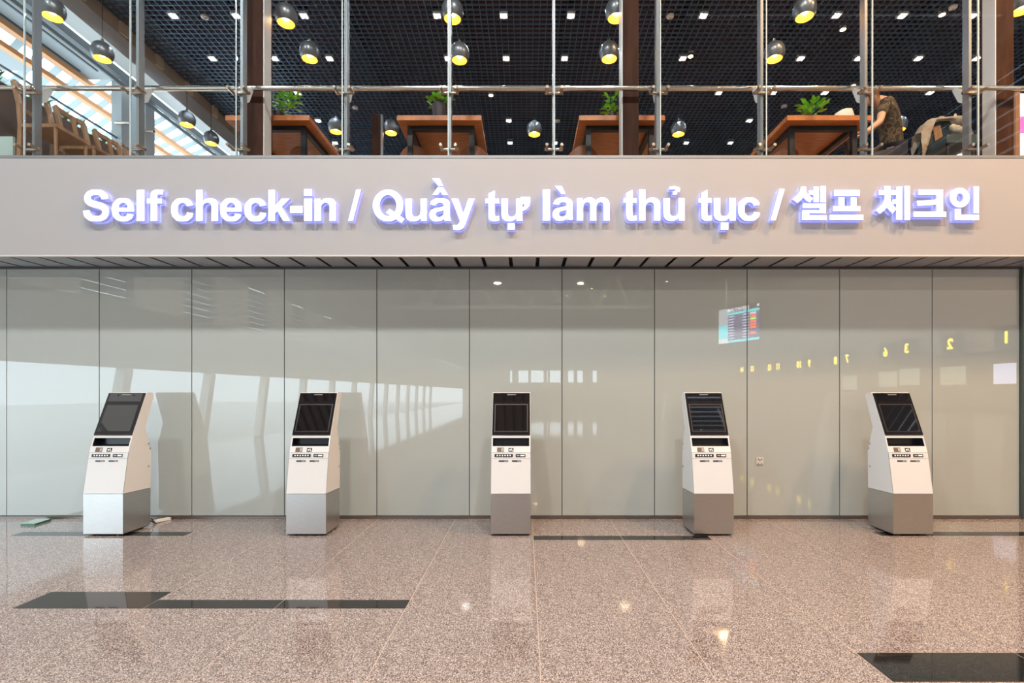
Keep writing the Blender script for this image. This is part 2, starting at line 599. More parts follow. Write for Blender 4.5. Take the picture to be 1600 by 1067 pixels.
# --- glazed front of the mezzanine
win = struct(MB().box(-7.8, 8.0, 5.594, 5.616, FASC_TOP + .014, FASC_TOP + .034).build('window_1', M_mullion))
KX = [-.8334 + 1.1454 * k for k in range(-6, 8)]
for a_, c_ in zip(KX, KX[1:]):
    MB().box(a_ + .007, c_ - .007, 5.598, 5.612, FASC_TOP + .036, CEIL_Z + .3).build('glass_pane', M_glass, win)
for x_ in KX:
    MB().box(x_ - .0065, x_ + .0065, 5.597, 5.613, FASC_TOP + .036, CEIL_Z + .3).build('pane_seal', M_glassedge, win)
for x_ in KX:
    MB().box(x_ - .015, x_ + .015, 5.705, 5.79, FASC_TOP + .015, CEIL_Z + .3).bevel(.003, 1).build('mullion', M_mullion, win)
    for zz in (4.765, 4.145):
        sp = MB().tube((x_ - .10, 5.69, zz), (x_ + .10, 5.69, zz), .015, 10).build('spider_bar', M_spider, win, True)
        for s in (-1, 1):
            MB().tube((x_ + s * .08, 5.568, zz), (x_ + s * .08, 5.70, zz), .017, 10).build('spider_bolt', M_spider, sp, True)
    # handrail bracket
    b = MB()
    pr = [(5.785, 4.70), (5.785, 4.86), (5.915, 4.95), (5.945, 4.94), (5.86, 4.76)]
    b.prism(pr, x_ - .006, x_ + .006)
    b.build('rail_bracket', M_rail_white, win)
MB().tube((-7.8, 5.93, 4.958), (8.0, 5.93, 4.958), .0275, 20).build('handrail', M_rail, win, True)

# --- timber-clad columns standing behind the glass
for i, (px0, pxs) in enumerate(((383, 411), (973, 998), (1557, 1584))):
    d = 6.02
    x0, x1 = xat(px0, d), xat(pxs, d)
    co = struct(MB().box(x0, x1, d, d + .20, MEZZ_Z, CEIL_Z + .3).build('timber_column', M_darkwood))
    if i == 0:
        MB().box(x1, x1 + .010, d + .005, d + .175, MEZZ_Z, CEIL_Z + .3).build('white_facing', M_column_white, co)
        MB().box(x1, x1 + .010, d + .176, d + .20, MEZZ_Z, CEIL_Z + .3).build('timber_edge', M_darkwood, co)
    else:
        MB().box(x0 - .010, x0, d + .005, d + .175, MEZZ_Z, CEIL_Z + .3).build('white_facing', M_column_white, co)
        MB().box(x0 - .010, x0, d + .176, d + .20, MEZZ_Z, CEIL_Z + .3).build('timber_edge', M_darkwood, co)

# ------------------------------------------------------------------ HALL BEHIND THE CAMERA (seen in the glass wall and the screens)
roof = struct(MB().box(-9, 3.4, -62, 5.35, 9.5, 9.7).box(10.4, 12, -62, 5.35, 9.5, 9.7).box(3.4, 10.4, -62, -5.5, 9.5, 9.7).box(3.4, 10.4, .2, 5.35, 9.5, 9.7).build('ceiling_hall', M_roof))
for i in range(26):
    y = -5.35 + i * .21
    MB().obox((6.9, y, 9.6), (1, 0, 0), (0, .94, .34), (0, -.34, .94), 3.5, .075, .012).build('skylight_blade', M_iron, roof)
for i in range(40):
    x = -8.8 + i * .30
    if x < 3.2:
        MB().box(x, x + .05, -9, 5.3, 9.42, 9.5).build('roof_batten', M_darkwood, roof)
wr = struct(MB().box(10.6, 10.8, -62, 6.0, 2.5, 6.0).box(10.6, 10.8, 1.2, 6.0, 6.0, 9.5).box(10.6, 10.8, -62, -6.2, 6.0, 9.5).build('wall_right', M_hallwall))
MB().box(10.6, 12.0, -62, 6.0, 2.42, 2.5).build('counter_canopy', M_hallwall, wr)
for i in range(12):
    MB().obox((10.7, -2.5, 6.15 + i * .28), (.5, 0, -.86), (0, 1, 0), (.86, 0, .5), .10, 3.6, .01).build('clerestory_blade', M_iron, wr)
MB().box(11.8, 12.0, -62, 6.0, 0, 2.5).build('counter_back_wall', mat('counter_wall', (.45, .36, .27), .5), wr)
bw = struct(MB().box(-9, 12, -62.2, -62, 0, 2.9).box(-9, 12, -62.2, -62, 4.6, 9.5).box(-9, -3, -62.2, -62, 2.9, 4.6).build('wall_hall_end', M_hallwall))
for i, (wx0, wx1) in enumerate(((-3, -2.2), (-1.9, -1.0), (.4, .8), (2.6, 3.1), (3.2, 3.5), (5.0, 6.1), (6.9, 7.4), (8.2, 9.6), (10.2, 12))):
    MB().box(wx0, wx1, -62.1, -61.9, 2.85, 4.65).build('window_bar', M_truss, bw)
wl = struct(MB().box(-9.0, -8.8, -62, 6.3, 2.02, 3.4).box(-9.0, -8.8, -62, 6.3, 4.9, 9.5).build('wall_left', mat('facade_header', (.40, .40, .39), .5)))
for i in range(14):
    y = 4.2 - i * 3.1
    MB().bar((-8.9, y, 0), (-8.9, y - .45, 2.02), .22, .22).build('facade_column', M_truss, wl)
    MB().box(-9.0, -8.8, y - 2.3, y - .6, 3.4, 4.9).build('facade_post', M_truss, wl)
for i in range(8):
    MB().box(-9.05, -8.95, -62, 6.3, 3.44 + i * .18, 3.58 + i * .18).build('facade_louvre', mat('louvre_grey', (.30, .31, .31), .5), wl)
struct(MB().box(-60, -9.02, -70, 30, -.12, -.02).build('ground', M_concrete))
for r_, yy in enumerate((-19.0, -34.0, -44.0, -54.0)):
    b = MB()
    z0, z1 = (6.6, 8.6)
    b.tube((-8.7, yy, z0), (10.5, yy, z0), .13, 8)
    b.tube((-8.7, yy, z1), (10.5, yy, z1), .13, 8)
    tr = struct(b.build('trim_%d' % (11 + r_), M_truss))
    for i in range(9):
        x = -8.0 + i * 2.05
        MB().tube((x, yy, z0), (x + 1.02, yy, z1), .09, 8).build('truss_web', M_truss, tr)
        MB().tube((x + 1.02, yy, z1), (x + 2.05, yy, z0), .09, 8).build('truss_web', M_truss, tr)

# hall lamps
for i, (x, y, pw, colr) in enumerate(HALL_LAMPS):
    t = thing('hall_lamp', (x, y, 9.31), 'round hall ceiling lamp, %s of the fixtures behind the camera counted from the front left' % (ordinal(i) if i < 13 else 'last'), 'ceiling lamp', 'round hall lamps')
    MB().lathe([(0, .1), (.30, .1), (.32, 0), (.29, 0), (.27, .04), (0, .04)], (0, 0, 0), 24).build('housing', M_fixture, t, local=True)
    MB().tube((0, 0, .1), (0, 0, .108), .02, 8).build('stem', M_fixture, t, local=True)
    MB().lathe([(0, .035), (.265, .035), (.265, .02), (0, .02)], (0, 0, 0), 24).build('diffuser', M_hall_bulb, t, local=True)
    ld = bpy.data.lights.new('lamp_light', 'AREA')
    ld.shape = 'DISK'
    ld.size = .5
    ld.energy = pw
    ld.color = colr
    lo = bpy.data.objects.new('lamp_light', ld)
    COL.objects.link(lo)
    lo.parent = t
    lo.location = (0, 0, -.01)


for i, (px, py) in enumerate(((845, 440), (886, 462), (925, 451), (927, 482), (945, 463), (990, 475), (1042, 440), (1054, 457), (480, 476))):
    dv = (9.40 - EYE) * F / (CY - py)
    t = thing('hall_downlight', (xat(px, dv), 2 * WALL_Y - dv, 9.40), 'tiny recessed hall downlight mirrored in the glass wall, %s counted from the middle' % ordinal(i), 'downlight', 'hall downlights')
    MB().lathe([(0, .018), (.11, .018), (.12, 0), (.09, 0), (.085, .01), (0, .01)], (0, 0, 0), 16).build('trim_ring', M_fixture, t, local=True)
    MB().lathe([(0, .009), (.084, .009), (.084, .003), (0, .003)], (0, 0, 0), 16).build('lit_disc', M_hall_bulb, t, local=True)


def text_mesh(body, size, extrude=.004, offset=0.0, align='CENTER'):
    cu = bpy.data.curves.new('txt', 'FONT')
    cu.body = body
    cu.size = size
    cu.extrude = extrude
    cu.offset = offset
    cu.align_x = align
    cu.align_y = 'CENTER'
    cu.resolution_u = 3
    ob = bpy.data.objects.new('txt', cu)
    COL.objects.link(ob)
    dg = bpy.context.evaluated_depsgraph_get()
    me = bpy.data.meshes.new_from_object(ob.evaluated_get(dg))
    bpy.data.objects.remove(ob)
    me.materials.clear()
    return me


# check-in counter signs along the right wall of the hall (mirrored they read 1 2 3 6 7 8 ... from the right)
def mirror_pt(px, py, dv):
    p = at(px, py, dv)
    return Vector((p.x, 2 * WALL_Y - dv, p.z))


NUMW = dict(zip('1 2 3 6 7 8 9 10 11 12 13 14'.split(), 'one two three six seven eight nine ten eleven twelve thirteen fourteen'.split()))
numpx = [('1', 1573, 528), ('2', 1485, 538), ('3', 1417, 545), ('6', 1384, 551), ('7', 1324, 561), ('8', 1306, 564), ('9', 1265, 568), ('10', 1249, 570), ('11', 1216, 573), ('12', 1203, 574.5), ('13', 1176, 576.5), ('14', 1160, 578)]
SIGN_X = 10.2
for i, (n_, px, py) in enumerate(numpx):
    dv = SIGN_X * F / (px - CX)
    p = mirror_pt(px, py, dv)
    t = thing('counter_sign', (SIGN_X, p.y, p.z), 'dark check-in counter sign with a yellow figure %s on the hall side wall' % NUMW[n_], 'sign', 'check-in counter number signs')
    MB().box(0, .10, -.30, .30, -.26, .26).bevel(.01, 1).build('sign_box', M_signbox, t, local=True)
    me = text_mesh(n_, .34, .005, .012)
    o = link('number', me, M_yellow, t)
    o.rotation_euler = (PI / 2, 0, -PI / 2)
    o.location = (-.012, 0, 0)
    # counter desk below
    if i < 5:
        ct = thing('check_in_desk', (9.9, p.y, 0), 'pale check-in desk under the yellow figure %s' % NUMW[n_], 'desk', 'check-in desks')
        MB().box(-.1, .5, -.36, .36, 0, 1.05).bevel(.01, 1).build('desk_body', M_hallwall, ct, local=True)
        MB().box(-.16, .6, -.39, .39, 1.05, 1.10).build('desk_top', M_darkwood, ct, local=True)
    if i < 5:
        sc_ = thing('counter_screen', (SIGN_X + .1, p.y - .05, p.z - .75), 'check-in display under the yellow figure %s' % NUMW[n_], 'screen', 'check-in displays')
        MB().box(0, .06, -.39, .39, -.24, .24).bevel(.01, 1).build('screen_case', M_signbox, sc_, local=True)
        MB().box(-.004, 0, -.37, .37, -.22, .22).build('screen_face', M_monitor if i == 0 else M_greenscreen, sc_, local=True)

# departures board hanging in the hall
R0, R1 = 14.0, 15.456
pr = mirror_pt(1188, 500, R0)
pl = mirror_pt(1124.5, 513, R1)
cen = (pr + pl) / 2
ux = (pr - pl)
ux.z = 0
wlen = ux.length
ux.normalize()
nrm = Vector((ux.y, -ux.x, 0))
if nrm.y < 0:
    nrm = -nrm
bdz = EYE + (CY - 501) * R0 / F
bd = thing('departures_board', (cen.x, cen.y, bdz), 'lit departures board hanging in the hall, mirrored in the glass wall', 'screen')
H2 = .50


def bdbox(u0, u1, v0, v1, nm, m, off=.0):
    # u runs to the reader's right as seen from the wall side
    cc = ux * ((u0 + u1) / 2 - .5) * wlen + Vector((0, 0, ((v0 + v1) / 2 - .5) * 2 * H2)) + nrm * (.034 + off)
    return MB().obox(cc, ux, nrm, (0, 0, 1), (u1 - u0) * wlen / 2, .003, (v1 - v0) * H2).build(nm, m, bd, local=True)


MB().obox((0, 0, 0), ux, nrm, (0, 0, 1), wlen / 2 + .03, .03, H2 + .03).build('board_case', M_signbox, bd, local=True)
bdbox(0, .245, .52, 1, 'picture', M_bd_photo)
bdbox(0, .245, .14, .52, 'teal_block', M_bd_teal)
bdbox(0, .245, 0, .14, 'white_block', M_bd_white)
bdbox(.25, 1, .79, .86, 'teal_bar', M_bd_teal)
bdbox(.25, 1, 0, .07, 'teal_bar', M_bd_teal)
for k in range(9):
    v1 = .78 - k * .078
    bdbox(.25, 1, v1 - .070, v1, 'flight_row', M_bd_row)
    bdbox(.27, .40, v1 - .050, v1 - .022, 'row_text', M_bd_row2, .004)
    bdbox(.62, .75, v1 - .050, v1 - .022, 'row_text', M_bd_row2, .004)
    if k in (1, 3, 4, 5, 7):
        bdbox(.79, .93, v1 - .066, v1 - .006, 'status', M_bd_red, .004)
    elif k in (0, 2):
        bdbox(.79, .93, v1 - .066, v1 - .006, 'status', M_bd_green if k == 2 else M_bd_white, .004)
for kx in range(2):
    bdbox(.25 + .7 * kx, .30 + .7 * kx, .90, .97, 'header_mark', M_bd_white)
me = text_mesh('DEPARTURES', .14, .002, .004)
o = link('header_text', me, M_bd_white, bd)
# lettering is read from the wall side
zx = Vector((0, 0, 1))
rx = zx.cross(nrm).normalized()
o.matrix_local = Matrix.Translation(nrm * .04 + Vector((0, 0, .42))) @ Matrix((rx, zx, nrm)).transposed().to_4x4()
for s in (-.5, .5):
    MB().tube(ux * s, ux * s + Vector((0, 0, 9.5 - bdz)), .02, 8).build('hanger_rod', M_truss, bd, local=True)

# ------------------------------------------------------------------ SIGN LETTERS
GL = {}


def q(*pts):
    """TrueType-style contour: (x, y) on-curve, (x, y, 0) control"""
    full = []
    n = len(pts)
    for i, p in enumerate(pts):
        full.append(p)
        nx = pts[(i + 1) % n]
        if len(p) == 3 and len(nx) == 3:
            full.append(((p[0] + nx[0]) / 2, (p[1] + nx[1]) / 2))
    out = []
    n = len(full)
    i = 0
    while i < n:
        p = full[i]
        if len(p) == 2:
            out.append((p[0], p[1]))
            nx = full[(i + 1) % n]
            if len(nx) == 3:
                e = full[(i + 2) % n]
                for k in range(1, 5):
                    t = k / 5
                    out.append(((1 - t) ** 2 * p[0] + 2 * t * (1 - t) * nx[0] + t * t * e[0], (1 - t) ** 2 * p[1] + 2 * t * (1 - t) * nx[1] + t * t * e[1]))
                i += 2
                continue
        i += 1
    return out


def rect(x0, y0, x1, y1):
    return [(x0, y0), (x1, y0), (x1, y1), (x0, y1)]


def ell(cx, cy, rx, ry, n=32):
    return [(cx + rx * math.cos(2 * PI * i / n), cy + ry * math.sin(2 * PI * i / n)) for i in range(n)]


# a glyph is a list of groups; a group is a list of contours (outer, holes)
GL['S'] = [[q((74, 477), (362, 505), (388, 360, 0), (467, 292, 0), (547, 224, 0), (682, 224), (825, 224, 0), (897, 284, 0), (970, 345, 0), (970, 426), (970, 478, 0), (939, 514, 0), (909, 551, 0), (833, 578), (781, 596, 0), (596, 642), (358, 701, 0), (262, 787), (127, 908, 0), (127, 1082), (127, 1194, 0), (190, 1291, 0), (254, 1389, 0), (373, 1440, 0), (493, 1491, 0), (662, 1491), (938, 1491, 0), (1077, 1370, 0), (1217, 1249, 0), (1224, 1047), (928, 1034), (909, 1147, 0), (846, 1196, 0), (784, 1246, 0), (659, 1246), (530, 1246, 0), (457, 1193), (410, 1159, 0), (410, 1102), (410, 1050, 0), (454, 1013), (510, 966, 0), (726, 915), (942, 864, 0), (1045, 809, 0), (1149, 755, 0), (1207, 660, 0), (1266, 566, 0), (1266, 427), (1266, 301, 0), (1196, 191, 0), (1126, 81, 0), (998, 27, 0), (870, -26, 0), (679, -26), (401, -26, 0), (252, 102, 0), (103, 231, 0))]]
GL['e'] = [[q((762, 338), (1042, 291), (988, 137, 0), (871, 56, 0), (755, -24, 0), (580, -24), (303, -24, 0), (170, 157), (65, 302, 0), (65, 523), (65, 787, 0), (203, 936, 0), (341, 1086, 0), (552, 1086), (789, 1086, 0), (926, 929, 0), (1063, 773, 0), (1057, 450), (353, 450), (356, 325, 0), (421, 255, 0), (486, 186, 0), (583, 186), (649, 186, 0), (694, 222, 0), (739, 258, 0)),
            q((778, 622), (775, 744, 0), (715, 807, 0), (655, 871, 0), (569, 871), (477, 871, 0), (417, 804), (357, 737, 0), (358, 622))]]
GL['l'] = [[rect(147, 0, 428, 1466)]]
GL['f'] = [[q((24, 1062), (180, 1062), (180, 1142), (180, 1276, 0), (208, 1342, 0), (237, 1408, 0), (313, 1449, 0), (390, 1491, 0), (507, 1491), (627, 1491, 0), (742, 1455), (704, 1259), (637, 1275, 0), (575, 1275), (514, 1275, 0), (487, 1246, 0), (461, 1218, 0), (461, 1137), (461, 1062), (671, 1062), (671, 841), (461, 841), (461, 0), (180, 0), (180, 841), (24, 841))]]
GL['c'] = [[q((1073, 748), (796, 698), (782, 781, 0), (732, 823, 0), (683, 865, 0), (604, 865), (499, 865, 0), (436, 792, 0), (374, 720, 0), (374, 550), (374, 361, 0), (437, 283, 0), (501, 205, 0), (608, 205), (688, 205, 0), (739, 250, 0), (790, 296, 0), (811, 407), (1087, 360), (1044, 170, 0), (922, 73, 0), (800, -24, 0), (595, -24), (362, -24, 0), (223, 123, 0), (85, 270, 0), (85, 530), (85, 793, 0), (224, 939, 0), (363, 1086, 0), (600, 1086), (794, 1086, 0), (908, 1002, 0), (1023, 919, 0))]]
GL['h'] = [[q((428, 1466), (428, 927), (564, 1086, 0), (753, 1086), (850, 1086, 0), (928, 1050, 0), (1006, 1014, 0), (1045, 958, 0), (1085, 902, 0), (1099, 834, 0), (1114, 766, 0), (1114, 623), (1114, 0), (833, 0), (833, 561), (833, 728, 0), (817, 773, 0), (801, 818, 0), (760, 844, 0), (720, 871, 0), (659, 871), (589, 871, 0), (534, 837, 0), (479, 803, 0), (453, 734, 0), (428, 666, 0), (428, 532), (428, 0), (147, 0), (147, 1466))]]
GL['n'] = [[q((1113, 0), (832, 0), (832, 542), (832, 714, 0), (814, 764, 0), (796, 815, 0), (755, 843, 0), (715, 871, 0), (658, 871), (585, 871, 0), (527, 831, 0), (469, 791, 0), (447, 725, 0), (426, 659, 0), (426, 481), (426, 0), (145, 0), (145, 1062), (406, 1062), (406, 906), (545, 1086, 0), (756, 1086), (849, 1086, 0), (926, 1052, 0), (1003, 1019, 0), (1042, 967, 0), (1082, 915, 0), (1097, 849, 0), (1113, 783, 0), (1113, 660))]]
GL['u'] = [[q((846, 0), (846, 159), (788, 74, 0), (693, 25, 0), (599, -24, 0), (494, -24), (387, -24, 0), (302, 23, 0), (217, 70, 0), (179, 155, 0), (141, 240, 0), (141, 390), (141, 1062), (422, 1062), (422, 574), (422, 350, 0), (437, 299, 0), (453, 249, 0), (494, 219, 0), (535, 190, 0), (598, 190), (670, 190, 0), (727, 229, 0), (784, 269, 0), (805, 327, 0), (826, 386, 0), (826, 614), (826, 1062), (1107, 1062), (1107, 0))]]
GL['a'] = [[q((357, 738), (102, 784), (145, 938, 0), (250, 1012, 0), (355, 1086, 0), (562, 1086), (750, 1086, 0), (842, 1041, 0), (934, 997, 0), (971, 928, 0), (1009, 860, 0), (1009, 677), (1006, 349), (1006, 209, 0), (1019, 142, 0), (1033, 76, 0), (1070, 0), (792, 0), (781, 28, 0), (765, 83), (758, 108, 0), (755, 116), (683, 46, 0), (601, 11, 0), (519, -24, 0), (426, -24), (262, -24, 0), (167, 65, 0), (73, 154, 0), (73, 290), (73, 380, 0), (116, 450, 0), (159, 521, 0), (236, 558, 0), (314, 596, 0), (460, 624), (657, 661, 0), (733, 693), (733, 721), (733, 802, 0), (693, 836, 0), (653, 871, 0), (542, 871), (467, 871, 0), (425, 841, 0), (383, 812, 0)),
            q((733, 510), (679, 492, 0), (562, 467), (445, 442, 0), (409, 418), (354, 379, 0), (354, 319), (354, 260, 0), (398, 217, 0), (442, 174, 0), (510, 174), (586, 174, 0), (655, 224), (706, 262, 0), (722, 317), (733, 353, 0), (733, 454))]]
GL['y'] = [[q((14, 1062), (313, 1062), (567, 308), (815, 1062), (1106, 1062), (731, 40), (664, -145), (627, -238, 0), (593, -287, 0), (560, -336, 0), (516, -366, 0), (473, -397, 0), (409, -414, 0), (346, -431, 0), (266, -431), (185, -431, 0), (107, -414), (82, -194), (148, -207, 0), (201, -207), (299, -207, 0), (346, -149, 0), (393, -92, 0), (418, -3))]]
GL['k'] = [[[(147, 0), (147, 1466), (428, 1466), (428, 688), (757, 1062), (1103, 1062), (740, 674), (1129, 0), (826, 0), (559, 477), (428, 340), (428, 0)]]]
GL['-'] = [[rect(115, 391, 667, 700)]]
GL['i'] = [[rect(147, 0, 428, 1062)], [rect(147, 1206, 428, 1516)]]
GL['/'] = [[[(0, 0), (200, 0), (569, 1491), (363, 1491)]]]
GL['t'] = [[q((634, 1062), (634, 838), (442, 838), (442, 410), (442, 280, 0), (447, 258, 0), (453, 237, 0), (472, 223, 0), (492, 209, 0), (520, 209), (559, 209, 0), (633, 236), (657, 18), (559, -24, 0), (435, -24), (359, -24, 0), (298, 1, 0), (237, 27, 0), (208, 67, 0), (180, 108, 0), (169, 177), (160, 226, 0), (160, 375), (160, 838), (31, 838), (31, 1062), (160, 1062), (160, 1300), (442, 1450), (442, 1062))]]
GL['m'] = [[q((125, 1062), (384, 1062), (384, 917), (523, 1086, 0), (715, 1086), (817, 1086, 0), (892, 1044, 0), (967, 1002, 0), (1015, 917), (1085, 1002, 0), (1166, 1044, 0), (1247, 1086, 0), (1339, 1086), (1456, 1086, 0), (1537, 1038, 0), (1618, 991, 0), (1658, 899), (1687, 831, 0), (1687, 679), (1687, 0), (1406, 0), (1406, 607), (1406, 765, 0), (1377, 811), (1338, 871, 0), (1257, 871), (1198, 871, 0), (1146, 835, 0), (1094, 799, 0), (1071, 729, 0), (1048, 660, 0), (1048, 510), (1048, 0), (767, 0), (767, 582), (767, 737, 0), (752, 782, 0), (737, 827, 0), (705, 849, 0), (674, 871, 0), (620, 871), (555, 871, 0), (503, 836, 0), (451, 801, 0), (428, 735, 0), (406, 669, 0), (406, 516), (406, 0), (125, 0))]]
GL['Q'] = [[ell(790, 733, 705, 758, 40), ell(790, 733, 400, 510, 40)], [[(700, 395), (870, 560), (1560, 90), (1430, -90)]]]

BASE = 345.0
UY = 48.0 / 1466


def fit(ch, x0, x1, base=BASE):
    g_ = GL[ch]
    xs = [p[0] for gr in g_ for c_ in gr for p in c_]
    lo, hi = min(xs), max(xs)
    k = (x1 - x0) / (hi - lo)
    return [[[(x0 + (p[0] - lo) * k, base - p[1] * UY) for p in c_] for c_ in gr] for gr in g_]


def pgrave(x0, x1, y0, y1):
    w_ = x1 - x0
    return [[[(x0, y0), (x0 + .66 * w_, y0), (x1, y1), (x0 + .62 * w_, y1)]]]


def pcirc(x0, x1, y0, y1):
    w_ = x1 - x0
    return [[[(x0, y1), (x0 + .34 * w_, y0), (x0 + .66 * w_, y0), (x1, y1), (x0 + .68 * w_, y1), (x0 + .5 * w_, y0 + .55 * (y1 - y0)), (x0 + .32 * w_, y1)]]]


def prect(x0, y0, x1, y1):
    return [[[(x0, y0), (x1, y0), (x1, y1), (x0, y1)]]]


LET = []
for ch, x0, x1 in (('S', 129.8, 169.9), ('e', 174.9, 209), ('l', 213.8, 225.4), ('f', 229.6, 255.2), ('c', 267.6, 301.8), ('h', 306.3, 340.3), ('e', 344, 377.4), ('c', 382.2, 415.9), ('k', 419.4, 453.2), ('-', 453.4, 472.8), ('i', 475.2, 487.4), ('n', 491.4, 524.7), ('/', 544.2, 563.7)):
    LET.append((ch, fit(ch, x0, x1)))
LET.append(('Q', fit('Q', 582.6, 632)))
LET.append(('u', fit('u', 633.9, 666.8)))
LET.append(('a with circumflex and grave', fit('a', 671, 704.8) + pcirc(675.9, 699.9, 292.4, 304.5) + pgrave(675.5, 692, 278.7, 290.6)))
LET.append(('y', fit('y', 705.6, 741.5)))
LET.append(('t', fit('t', 759, 780)))
horn = [[[(813.5, 308), (828.2, 308), (828.2, 316), (826.5, 322), (822.5, 327), (815.5, 330), (815.5, 325), (819.0, 322.6), (820.3, 319), (813.5, 319)]]]
LET.append(('u with horn and dot', fit('u', 783.9, 815.9) + horn + prect(793.3, 348.8, 804, 358.4)))
LET.append(('l', fit('l', 848.3, 859, 344.2)))
LET.append(('a with grave', fit('a', 863.8, 896.5, 344.2) + pgrave(867.3, 883.2, 290.9, 302.8)))
LET.append(('m', fit('m', 901.8, 952.3, 344.2)))
LET.append(('t', fit('t', 974.7, 995, 344.2)))
LET.append(('h', fit('h', 998.7, 1031.7, 344.2)))
hook = [[[(1046, 296), (1046.6, 291.8), (1054, 291), (1060, 292), (1062.8, 295.2), (1061.5, 298.8), (1057.8, 300.6), (1057.2, 304), (1051.6, 304), (1051.6, 299.6), (1055.4, 297.8), (1056, 296.2), (1053.4, 295.4)]]]
LET.append(('u with hook', fit('u', 1037, 1069.7, 344.2) + hook))
LET.append(('t', fit('t', 1092, 1112, 344.2)))
LET.append(('u with dot', fit('u', 1115.5, 1149.3, 344.2) + prect(1126.4, 348, 1138, 358.6)))
LET.append(('c', fit('c', 1153.5, 1187.5, 344.2)))
LET.append(('/', fit('/', 1204.5, 1226, 344.0)))


def kp(pts):
    return [[(1200 + x / 4.444, 270 + y / 4.444) for x, y in pts]]


def kr(x0, y0, x1, y1):
    return kp([(x0, y0), (x1, y0), (x1, y1), (x0, y1)])


LET.append(('syllable sel', [kp([(228, 97), (265, 97), (265, 128), (278, 150), (312, 178), (290, 205), (264, 190), (246, 170), (205, 209), (172, 185), (212, 146), (226, 122)]), kr(284, 124, 318, 152), kr(316, 97, 352, 203), kr(364, 93, 402, 204),
                              kp([(242, 213), (402, 213), (402, 280), (286, 279), (286, 294), (405, 294), (405, 327), (239, 327), (239, 260), (358, 260), (358, 244), (242, 244)])]))
LET.append(('syllable peu', [kr(460, 120, 637, 160), kp([(490, 172), (530, 172), (530, 232), (575, 232), (575, 172), (615, 172), (615, 232), (640, 232), (640, 265), (453, 265), (453, 232), (490, 232)]), kr(430, 292, 662, 327)]))
LET.append(('syllable che', [kp([(808, 93), (850, 93), (850, 122), (890, 122), (890, 154), (850, 154), (850, 184), (862, 214), (892, 252), (864, 282), (826, 240), (778, 284), (752, 262), (796, 216), (810, 184), (810, 154), (770, 154), (770, 122), (808, 122)]), kr(866, 186, 894, 216), kr(892, 97, 933, 325), kr(948, 92, 986, 327)]))
LET.append(('syllable keu', [kp([(1045, 117), (1215, 117), (1215, 268), (1170, 268), (1170, 220), (1040, 229), (1034, 195), (1170, 186), (1170, 152), (1045, 152)]), kr(1012, 270, 1237, 305)]))
LET.append(('syllable in', [[kp(ell(1332, 172, 68, 68))[0], kp(ell(1332, 172, 25, 31))[0]], kr(1428, 95, 1465, 280), kp([(1298, 250), (1340, 250), (1340, 292), (1465, 292), (1465, 328), (1298, 328)])]))

L_FRONT = 5.527        # distance of the letter faces
L_BACK = FASC_Y - .014
sign = thing('lettered_sign', (0, FASC_Y, 3.46), 'illuminated white sign lettering in three languages across the grey fascia', 'sign')


def curve_mesh(groups, depth, offset=0.0):  # offset thickens the strokes a little
    mes = []
    for gr in groups:
        cu = bpy.data.curves.new('g', 'CURVE')
        cu.dimensions = '2D'
        cu.fill_mode = 'BOTH'
        cu.extrude = depth / 2
        cu.offset = offset
        for c_ in gr:
            sp_ = cu.splines.new('POLY')
            sp_.points.add(len(c_) - 1)
            for p_, (x, y) in zip(sp_.points, c_):
                p_.co = (x, y, 0, 1)
            sp_.use_cyclic_u = True
        ob = bpy.data.objects.new('g', cu)
        COL.objects.link(ob)
        mes.append(ob)
    dg = bpy.context.evaluated_depsgraph_get()
    res = []
    for ob in mes:
        me = bpy.data.meshes.new_from_object(ob.evaluated_get(dg))
        res.append(me)
        bpy.data.objects.remove(ob)
    return res


for nm, groups in LET:
    # pixel outline -> metres on the fascia
    gw = [[[(xat(x, L_FRONT), zat(y, L_FRONT)) for x, y in c_] for c_ in gr] for gr in groups]
    depth = L_BACK - L_FRONT
    body, face, back = bmesh.new(), bmesh.new(), bmesh.new()
    for me in curve_mesh(gw, depth, 0.0 if 'syllable' in nm else .0006):
        for p in me.polygons:
            vs = [me.vertices[i].co for i in p.vertices]
            zs = [v.z for v in vs]
            if min(zs) > depth / 2 - 1e-5:
                tgt, yy = face, None
            elif max(zs) < -depth / 2 + 1e-5:
                tgt, yy = back, None
            else:
                tgt, yy = body, None
            try:
                tgt.faces.new([tgt.verts.new((v.x, (L_FRONT + L_BACK) / 2 - v.z, v.y)) for v in vs])
            except ValueError:
                pass
        bpy.data.meshes.remove(me)
    par = None
    for nm2, bm_, m in (('letter', body, M_letter_side), ('lit_face', face, M_letter_face), ('back_light', back, M_halo)):
        bmesh.ops.remove_doubles(bm_, verts=bm_.verts[:], dist=1e-5)
        mb = MB()
        mb.bm.free()
        mb.bm = bm_
        o = mb.build(nm2, m, par or sign)
        if par is None:
            par = o
            o['label'] = 'raised sign letter ' + (nm if nm not in '-/' else ('hyphen' if nm == '-' else 'slash'))

# ------------------------------------------------------------------ KIOSKS
KY = 5.34
KW = .409 / 2
kiosk = thing('check_in_kiosk', (0, KY, 0), 'k', 'kiosk', 'self check-in kiosks along the glass wall')


def KB():
    return MB()


# side cheeks take the full outline, the middle is cut back for the document tray
prof = [(0, .436), (.073, .855), (.132, 1.024), (.335, 1.472), (.345, 1.48), (.425, 1.478), (.440, 1.462), (.440, 1.435), (.318, 1.10), (.403, .84), (.396, .428)]
T0, T1 = .915, 1.000


def on2(z):
    t = (z - .855) / (1.024 - .855)
    return .073 + t * (.132 - .073)


